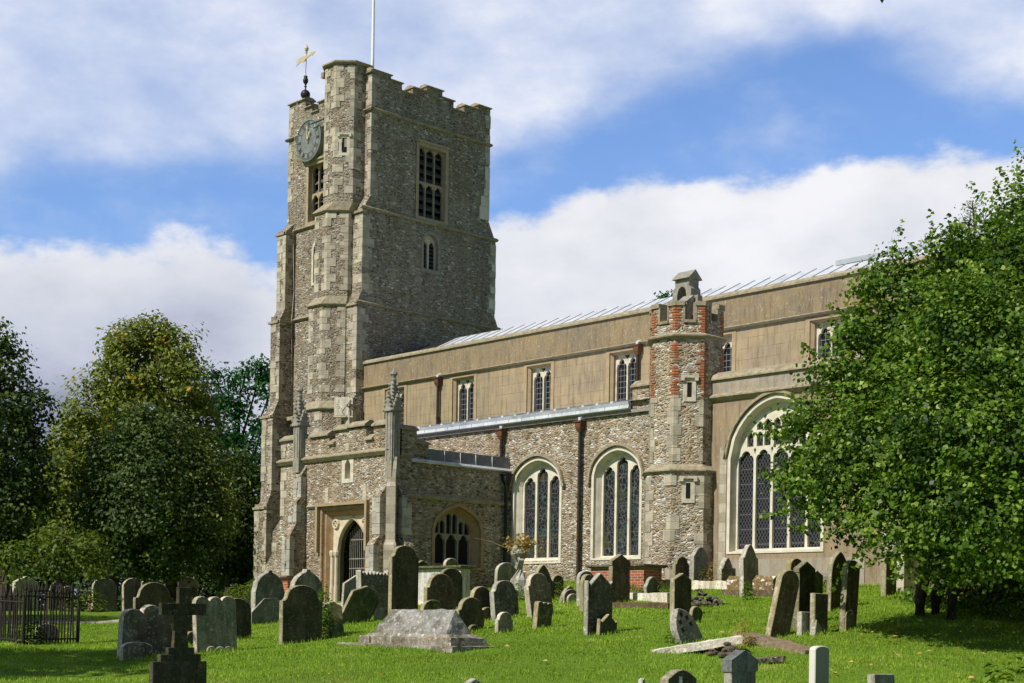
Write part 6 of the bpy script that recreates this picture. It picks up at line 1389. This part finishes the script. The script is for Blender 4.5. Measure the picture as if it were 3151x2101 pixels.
def tree(name, base, lobes, mat, label, dens, clump, per, leaf, tr=0.3, shell=0.6, cat='tree', group='trees around the churchyard', stems=1, extra=None, trunk_mat='bark', wid=.62, limbs=True):
    e = thing(name, base, label, cat, group)
    P, Nn, T = crown_points(lobes, dens, clump, per, shell)
    if extra is not None: P = np.concatenate([P, extra[0]]); Nn = np.concatenate([Nn, extra[1]]); T = np.concatenate([T, extra[2]])
    gz = ground_z(P[:, 0], P[:, 1]); ok = P[:, 2] > gz + .02; P, Nn, T = P[ok], Nn[ok], T[ok]
    V = leaf_quads(P - np.array(base), Nn, leaf, wid=wid)
    o = bpy.data.objects.new('crown', tri_mesh('crown', V, T, M[mat])); C.objects.link(o); o.parent = e
    m = MB(); cen = Vector(np.average([l[:3] for l in lobes], axis=0, weights=[l[3] ** 2 for l in lobes])); top = max(l[2] for l in lobes)
    for s in range(stems):
        b = base + Vector((random.uniform(-.5, .5), random.uniform(-.5, .5), 0)) * (0 if stems == 1 else 1)
        pts = [b + Vector((0, 0, -.3)), b + Vector((0, 0, .4)), b.lerp(cen, .35) + Vector((random.uniform(-.2, .2), random.uniform(-.2, .2), 0)), b.lerp(cen, .8), Vector((cen.x, cen.y, cen.z + (top - cen.z) * .7))]
        m.tube(pts, [tr * 1.35, tr, tr * .8, tr * .55, tr * .12], 9)
    if limbs:
        for l in lobes:
            c = Vector(l[:3]); st = base.lerp(cen, random.uniform(.35, .95)); md = st.lerp(c, .5) + Vector((random.uniform(-.3, .3), random.uniform(-.3, .3), random.uniform(0, .4)))
            m.tube([st, md, c, c + (c - st).normalized() * l[3] * .5], [tr * .38, tr * .26, tr * .13, tr * .03], 6)
            for _ in range(5):
                dv = Vector(RNG.normal(0, 1, 3)); dv.z = abs(dv.z) * .7; dv.normalize(); m.tube([c, c + dv * l[3] * .5, c + dv * l[3] * .92 + Vector((0, 0, .1))], [tr * .11, tr * .06, tr * .02], 4)
    m.build('trunk', M[trunk_mat], e); return e

# lime tree filling the right side
LIME = [lobe(*a) for a in [(2350, 500, 90, 30), (2310, 590, 100, 29.5), (2250, 640, 90, 29.5), (2360, 640, 160, 28), (2180, 690, 100, 29.5), (2110, 700, 90, 29.5), (2060, 780, 110, 29), (2230, 790, 170, 27.5), (2370, 840, 200, 27),
        (1985, 860, 85, 29), (2090, 900, 140, 28), (1950, 960, 85, 28.5), (2010, 1040, 150, 27.5), (1880, 1020, 80, 28.3), (1845, 1090, 65, 28.2), (1900, 1130, 85, 27.8), (2180, 1010, 190, 26.5), (2340, 1040, 200, 26), (1960, 1170, 80, 27.4), (2070, 1160, 110, 26.6),
        (2060, 1235, 55, 26.6), (2190, 1190, 120, 25.6), (2320, 1200, 140, 25.3), (2170, 1290, 45, 25.8), (2300, 1290, 60, 25.2), (2450, 700, 240, 28), (2480, 1050, 260, 27.5), (2215, 1375, 38, 31.5), (2170, 1385, 42, 33), (2110, 1375, 30, 34), (2250, 1400, 50, 33), (2280, 1375, 52, 31), (2355, 1380, 66, 30.2), (1995, 725, 62, 29), (1955, 795, 62, 28.8), (1915, 860, 55, 28.6), (2015, 650, 48, 29.2), (2090, 610, 52, 29.3), (2190, 565, 55, 29.4), (1850, 950, 45, 28.4), (2300, 760, 260, 31), (2250, 1080, 260, 31), (2100, 1000, 160, 31), (2420, 1150, 240, 31)]]
def sprays(specs, n, dm):
    """leafy shoots standing out of a crown: (x0,y0)->(x1,y1) in the 2352 px copy"""
    P, Nn, T = [], [], []
    for x0, y0, x1, y1, d in specs:
        a = dep(x0 * 1.33971, y0 * 1.33971, d); b = dep(x1 * 1.33971, y1 * 1.33971, d)
        for i in range(n):
            t = (i + random.random()) / n; P.append(a * (1 - t) + b * t + RNG.normal(0, dm * (1.15 - t * .8), 3)); Nn.append(RNG.normal(0, 1, 3) + UP * .3); T.append(min(1, max(0, random.gauss(.6, .2))))
    return np.array(P), np.array(Nn), np.array(T)
SPR = sprays([(2055, 590, 2070, 508, 29), (2130, 580, 2142, 525, 29), (2170, 570, 2195, 508, 29), (2345, 430, 2350, 345, 29.5), (2290, 480, 2288, 410, 29.5), (1890, 830, 1840, 790, 28.8), (1960, 740, 1900, 700, 29), (1840, 1000, 1745, 980, 28.2), (1830, 1080, 1740, 1095, 28.2), (1860, 1170, 1752, 1185, 27.9), (1900, 1210, 1830, 1215, 27.5), (2010, 690, 1960, 660, 29),
              (2040, 1230, 1955, 1285, 26.8), (2100, 1260, 1960, 1305, 26.5), (2160, 1290, 2040, 1330, 26), (2200, 1250, 2060, 1290, 25.8), (2290, 1290, 2190, 1345, 25.5), (1990, 1180, 1880, 1240, 27)], 46, .085)
def ragged(lobes, n, length, k):
    P, Nn, T = [], [], []
    for l in lobes:
        for _ in range(n):
            d = RNG.normal(0, 1, 3) - FWD * .4 - RGT * .35; d[2] += .25; d /= np.linalg.norm(d); c = np.array(l[:3]); a = c + d * l[3] * .9; b = a + (d + np.array([0, 0, RNG.normal(0, .3)])) * RNG.uniform(.4, 1.0) * length
            for i in range(k):
                t = i / k; P.append(a * (1 - t) + b * t + RNG.normal(0, .085 * (1.2 - t), 3)); Nn.append(d + RNG.normal(0, .5, 3)); T.append(float(np.clip(RNG.normal(.62, .2), 0, 1)))
    return np.array(P), np.array(Nn), np.array(T)
_a, _b = SPR, ragged(LIME[:24], 9, .85, 30); SPR = tuple(np.concatenate([u, v]) for u, v in zip(_a, _b))
tree('lime_tree', gpt(2885, 1930, 31.0), LIME, 'l_lime', 'large bright green lime tree overhanging the graves at the right', 5.0, .19, 52, .092, .13, .45, stems=3, extra=SPR, wid=.88)
# trees at the left
D1 = 66
tree('olive_tree', gpt(335, 1830, D1), [lobe(x, y, r, D1 + q) for x, y, r, q in [(345, 775, 50, 0), (300, 800, 55, 1), (390, 810, 60, 0), (330, 850, 90, 0), (410, 890, 75, 0), (280, 890, 75, 0), (230, 940, 75, 0), (350, 970, 120, 1), (440, 970, 70, 1), (190, 985, 60, 0), (250, 1050, 90, 0), (150, 1040, 60, -1), (170, 1120, 85, -2), (440, 1080, 90, 1), (320, 1120, 150, 2), (140, 1200, 70, -3), (210, 1230, 80, -3), (450, 1180, 90, 0)]],
     'l_olive', 'tall domed olive-green tree with a few orange leaves', 4.2, .28, 28, .20, .35, .66)
D2 = 56
tree('round_tree', gpt(455, 1820, D2), [lobe(x, y, r, D2 + q) for x, y, r, q in [(340, 985, 55, 0), (300, 1010, 65, 0), (390, 1020, 70, 0), (250, 1080, 75, 0), (345, 1090, 125, 0), (440, 1090, 70, 0), (235, 1170, 75, 0), (340, 1200, 125, 0), (450, 1180, 75, 0), (290, 1270, 60, 0), (380, 1275, 65, 0), (460, 1250, 50, 0)]],
     'l_dark', 'round dark grey-green tree in front of the domed tree', 5.4, .25, 30, .155, .24, .66)
D3 = 54
tree('dark_tree', gpt(20, 1840, D3), [lobe(x, y, r, D3 + q) for x, y, r, q in [(-15, 785, 50, 0), (0, 850, 65, 0), (25, 920, 60, 0), (-50, 960, 110, 0), (65, 950, 55, 0), (95, 925, 25, 0), (10, 1040, 90, 0), (60, 1080, 60, 0), (-40, 1150, 110, 0), (50, 1160, 75, 0), (10, 1240, 60, 0)]],
     'l_dark', 'dark leafy tree cut by the left edge of the picture', 4.0, .26, 26, .19, .25, .62)
D4 = 78
tree('feathery_tree', gpt(700, 1830, D4), [lobe(x, y, r, D4 + q) for x, y, r, q in [(600, 848, 38, 0), (560, 870, 32, 0), (500, 862, 28, 0), (620, 905, 35, 0), (540, 930, 40, 0), (485, 930, 45, 0), (600, 985, 35, 0), (520, 1000, 50, 0), (580, 1050, 45, 0)]],
     'l_acacia', 'open feathery blue-green tree beside the tower foot', 2.2, .34, 24, .24, .22, .3)
tree('evergreen_tree', gpt(760, 1830, 74), [lobe(x, y, r, 74) for x, y, r in [(545, 1110, 75), (610, 1150, 70), (500, 1180, 80), (580, 1230, 85), (520, 1280, 70), (620, 1290, 60), (470, 1270, 60)]],
     'l_dark', 'deep green evergreen tree behind the tower foot', 3.2, .34, 22, .24, .25, .6)
tree('sapling', gpt(200, 1836, 50), [lobe(x, y, r, 50) for x, y, r in [(150, 1250, 50), (100, 1270, 55), (200, 1265, 45), (40, 1290, 45), (140, 1300, 45), (225, 1300, 30)]], 'l_bright', 'low bright yellow-green tree behind the railings', 5, .22, 22, .15, .17, .55)
tree('conifer', gpt(3040, 1800, 52), [lobe(x, y, r, 52) for x, y, r in [(2235, 480, 22), (2225, 520, 35), (2260, 520, 30), (2280, 580, 60), (2230, 570, 40), (2320, 640, 90)]], 'l_dark', 'wispy dark conifer showing above the lime tree', 5, .2, 20, .12, .25, .3, wid=.3)
tree('distant_tree', gpt(2040, 1800, 96), [lobe(x, y, r, 96) for x, y, r in [(1524, 682, 10), (1530, 705, 25), (1560, 740, 40)]], 'l_acacia', 'distant treetop just showing behind the nave roof by the bellcote', 5, .3, 16, .25, .2, .4, limbs=False)
# trees that stand just outside the left edge and shade the lawn and the railings
for i, (d, r, h, R) in enumerate(((21.5, -15.2, 7.4, 3.4), (36.0, -21.5, 8.6, 3.4))):
    b = CAM + d * FWD + r * RGT; b = Vector((b[0], b[1], float(ground_z(b[0], b[1]))))
    tree('shade_tree', b, [(b.x + dx * R, b.y + dy * R, b.z + h + dz * R, R * s) for dx, dy, dz, s in ((0, 0, 0, .8), (.5, .2, -.2, .6), (-.5, .1, -.1, .6), (.1, -.5, .2, .6), (-.1, .5, .1, .6), (0, 0, .5, .6))], 'l_dark',
         ('leafy tree beyond the left edge, shading the grave railings', 'leafy tree beyond the left edge, shading the far lawn')[i], 2.2, .3, 20, .26, .25, .5)
def hedge():
    lb = [lobe(x, 1255 + 20 * math.sin(x * .03), 95, 82, 1.0) for x in range(-220, 700, 60)] + [lobe(x, 1150, 90, 88, 1.0) for x in range(-220, 640, 80)] + [lobe(x, 1365, 75, 80, 1.0) for x in range(-220, 700, 55)]
    e = thing('hedge', gpt(300, 1820, 82), 'dark unbroken hedge of evergreens closing the view behind the left trees', 'hedge')
    P, Nn, T = crown_points(lb, 1.1, .45, 22, .7); ok = P[:, 2] > ground_z(P[:, 0], P[:, 1]); V = leaf_quads(P[ok] - np.array(e.location), Nn[ok], .34)
    o = bpy.data.objects.new('foliage', tri_mesh('foliage', V, T[ok] * .5, M['l_dark'])); C.objects.link(o); o.parent = e
hedge()
def shrub(name, z, x, y, r, h, mat, label, n, leaf, cat='shrub', d=None, up=.6, wid=.5):
    p, d = tomb_frame(z, x, y, d); k = RNG.normal(0, 1, (n, 3)); k /= np.linalg.norm(k, axis=1, keepdims=True); k[:, 2] = np.abs(k[:, 2])
    t = RNG.uniform(.35, 1.05, (n, 1)) ** .6; P = k * t * np.array([r, r, h]); Nn = k + UP * up
    V = leaf_quads(P, Nn, leaf, -.3, wid); o = bpy.data.objects.new(name, tri_mesh(name, V, np.clip(RNG.normal(.5, .25, n), 0, 1), M[mat])); C.objects.link(o); o.location = p
    return tagit(o, label, cat)
shrub('shrub', 'g2', 2165, 745, .62, .75, 'l_bright', 'spiky green shrub left of the ogee-hooded headstone', 700, .16, wid=.25, d=46)
shrub('shrub', 'g2', 2275, 750, .55, .42, 'l_dark', 'low grey-green bush at the foot of the spiky shrub', 700, .08, d=45)
shrub('shrub', 'g3', 270, 640, .6, .95, 'l_bright', 'yellow-green leafy bush at the foot of the tower', 500, .17, d=50)
shrub('shrub', 'g2', 1760, 760, .7, .55, 'l_dark', 'dark rounded bush behind the cross head', 600, .12, d=44)
shrub('shrub', 'g2', 780, 700, .9, .9, 'l_bright', 'bright bush behind the blue-grey headstone', 700, .14, d=50)
shrub('ivy_clump', 'g3', 868, 1060, .22, 1.15, 'l_lime', 'upright clump of ivy and vine beside the sagging slab', 900, .075, 'vine')
shrub('shrub', 'f0', 640, 1370, .35, .62, 'l_dark', 'dark brambles growing through the iron railings', 500, .08)
shrub('ivy_clump', 'g4', 2000, 1110, .22, .36, 'l_lime', 'ivy at the base of the carved gothic stone', 300, .07, 'vine')
shrub('shrub', 'g5', 620, 215, .16, .5, 'l_lime', 'ivy hanging over the tall pointed headstone', 260, .075, 'vine', d=36.5)
shrub('low_branch', 'y7', 1650, 1320, .75, .8, 'l_lime', 'drooping leafy branch at the lower right edge', 420, .15, 'branch', d=19.5)
shrub('shrub', 'h4', 1060, 800, .12, .55, 'l_bright', 'weeds growing between the leaning headstones', 160, .07, 'weed')
shrub('shrub', 'g4', 560, 735, .5, .5, 'l_bright', 'lush tuft of green weeds left of the leaning lichened headstone', 600, .13, 'weed', wid=.2)
shrub('shrub', 'g4', 920, 700, .45, .5, 'l_bright', 'tall grass tuft behind the nest of three stones', 500, .14, 'weed', wid=.15)
shrub('shrub', 'g4', 1620, 680, .5, .3, 'l_bright', 'green weeds at the foot of the brick tomb', 450, .10, 'weed', wid=.25)
shrub('shrub', 'g4', 1890, 670, .4, .34, 'l_bright', 'green weeds right of the tilted speckled headstone', 350, .10, 'weed', wid=.25)
shrub('dry_plant', 'g4', 2320, 590, .45, .7, 'l_dry', 'dry brown stalks beside the small carved headstone', 350, .14, 'weed', wid=.10)
shrub('dry_plant', 'g4', 240, 590, .7, .45, 'l_dry', 'dry tangled weeds against the porch side wall', 500, .13, 'weed', wid=.10)
shrub('dry_plant', 'g5', 590, 800, .16, .55, 'l_dry', 'dry grass stalks sprouting from the propped ledger slab', 90, .30, 'weed', wid=.05)
shrub('dry_plant', 'g4', 1290, 480, .25, .30, 'l_dry', 'withered creeper on the brick tomb corner', 160, .10, 'weed', d=40.0)
def stump():
    p, d = tomb_frame('g4', 570, 690); e = thing('tree_stump', p, 'cut grey tree stump sprouting dry yellow twigs under the first window', 'stump')
    m = MB(); m.tube([(p[0], p[1], p[2] - .2), (p[0] + .05, p[1], p[2] + .45), (p[0] + .02, p[1], p[2] + 1.15), (p[0] - .08, p[1], p[2] + 1.35)], [.34, .25, .24, .20], 9); m.tube([(p[0], p[1], p[2] + .8), (p[0] + .2, p[1] - .1, p[2] + 1.05)], [.12, .1], 7)
    m.build('trunk', M['g_pale'], e)
    t = MB()
    for k in range(16): a = random.uniform(0, 6.28); q = random.uniform(.3, .6); t.tube([(p[0], p[1], p[2] + 1.15), (p[0] + .5 * q * math.cos(a), p[1] + .5 * q * math.sin(a), p[2] + 1.4), (p[0] + q * math.cos(a), p[1] + q * math.sin(a), p[2] + random.uniform(1.35, 1.75))], [.014, .01, .004], 4)
    t.tube([(p[0], p[1], p[2] + 1.2), (p[0] - .6, p[1] - .5, p[2] + 1.5), (p[0] - .95, p[1] - .8, p[2] + 1.6)], [.02, .014, .006], 4)
    t.build('twigs', M['twig'], e)
    n = 300; k = RNG.normal(0, 1, (n, 3)) * np.array([.24, .24, .13]) + np.array([0.1, 0, 1.42]); V = leaf_quads(k, RNG.normal(0, 1, (n, 3)), .10)
    o = bpy.data.objects.new('leaves', tri_mesh('leaves', V, RNG.random(n), M['l_dry'])); C.objects.link(o); o.parent = e
stump()
def hanging_twig():
    p = dep(2714, -60, 9.0); e = thing('hanging_twig', p, 'dark leafy twig tip hanging in at the top edge', 'branch')
    m = MB(); m.tube([Vector(p) + Vector((.4, .4, .9)), Vector(p) + Vector((.1, .1, .25)), Vector(p), Vector(dep(2713, -8, 9.0))], [.012, .008, .004, .003], 5); m.build('stem', M['bark'], e)
    P = np.array([dep(2713, -4, 9.0), dep(2708, -22, 9.02), dep(2722, -40, 8.98), dep(2700, -60, 9.0)]) - p
    V = np.stack([np.stack([q + np.array([0, 0, .038]), q + RGT * .018 + FWD * .01, q + np.array([0.004, 0, -.030]), q - RGT * .017 - FWD * .004]) for q in P])
    o = bpy.data.objects.new('leaf', tri_mesh('leaf', V, np.full(len(P), .1), M['l_dark'])); C.objects.link(o); o.parent = e
hanging_twig()
def fallen():
    n = 90; px = np.concatenate([RNG.uniform(2560, 3140, 60), RNG.uniform(900, 2500, 30)]); py = np.concatenate([RNG.uniform(1930, 2100, 60), RNG.uniform(1930, 2095, 30)])
    P = np.array([hit(a, b)[0] for a, b in zip(px, py)]) + np.array([0, 0, .075]); V = leaf_quads(P, np.tile(UP, (n, 1)) * 1.5, .095, 0, .7)
    o = bpy.data.objects.new('fallen_leaves', tri_mesh('fallen_leaves', V, RNG.random(n), M['l_fallen'])); C.objects.link(o); tagit(o, 'yellow fallen leaves scattered over the lawn', 'leaves', kind='stuff')
fallen()
def tufts():
    """longer grass left standing against the stones and walls"""
    L = []
    for x, y, w in FOOT:
        n = int(110 * max(.4, w)); yy = RNG.uniform(-w / 2 - .06, w / 2 + .06, n); xx = np.where(RNG.random(n) < .7, RNG.uniform(.06, .16, n), RNG.uniform(-.15, .15, n)); L.append(np.stack([x + xx, y + yy], 1))
    for xa, xb, ya in ((-34.4, -29.2, YA - .1), (-26.5, -10, YA - .1)): n = 1500; L.append(np.stack([RNG.uniform(xa, xb, n), ya - np.abs(RNG.normal(0, .12, n))], 1))
    Q = np.concatenate(L); n = len(Q); z = ground_z(Q[:, 0], Q[:, 1]); h = RNG.uniform(.04, .11, n); a = RNG.uniform(0, 6.28, n); w = .012; V = np.zeros((n, 3, 3)); le = RNG.uniform(0, .06, n); b = RNG.uniform(0, 6.28, n)
    V[:, 0] = np.stack([Q[:, 0] - w * np.cos(a), Q[:, 1] - w * np.sin(a), z - .01], 1); V[:, 1] = np.stack([Q[:, 0] + w * np.cos(a), Q[:, 1] + w * np.sin(a), z - .01], 1); V[:, 2] = np.stack([Q[:, 0] + le * np.cos(b), Q[:, 1] + le * np.sin(b), z + h], 1)
    o = bpy.data.objects.new('long_grass', tri_mesh('long_grass', V, np.clip(RNG.normal(.55, .25, n), 0, 1), M['blade'])); C.objects.link(o); tagit(o, 'longer grass standing against the gravestones and walls', 'grass', kind='stuff')
tufts()
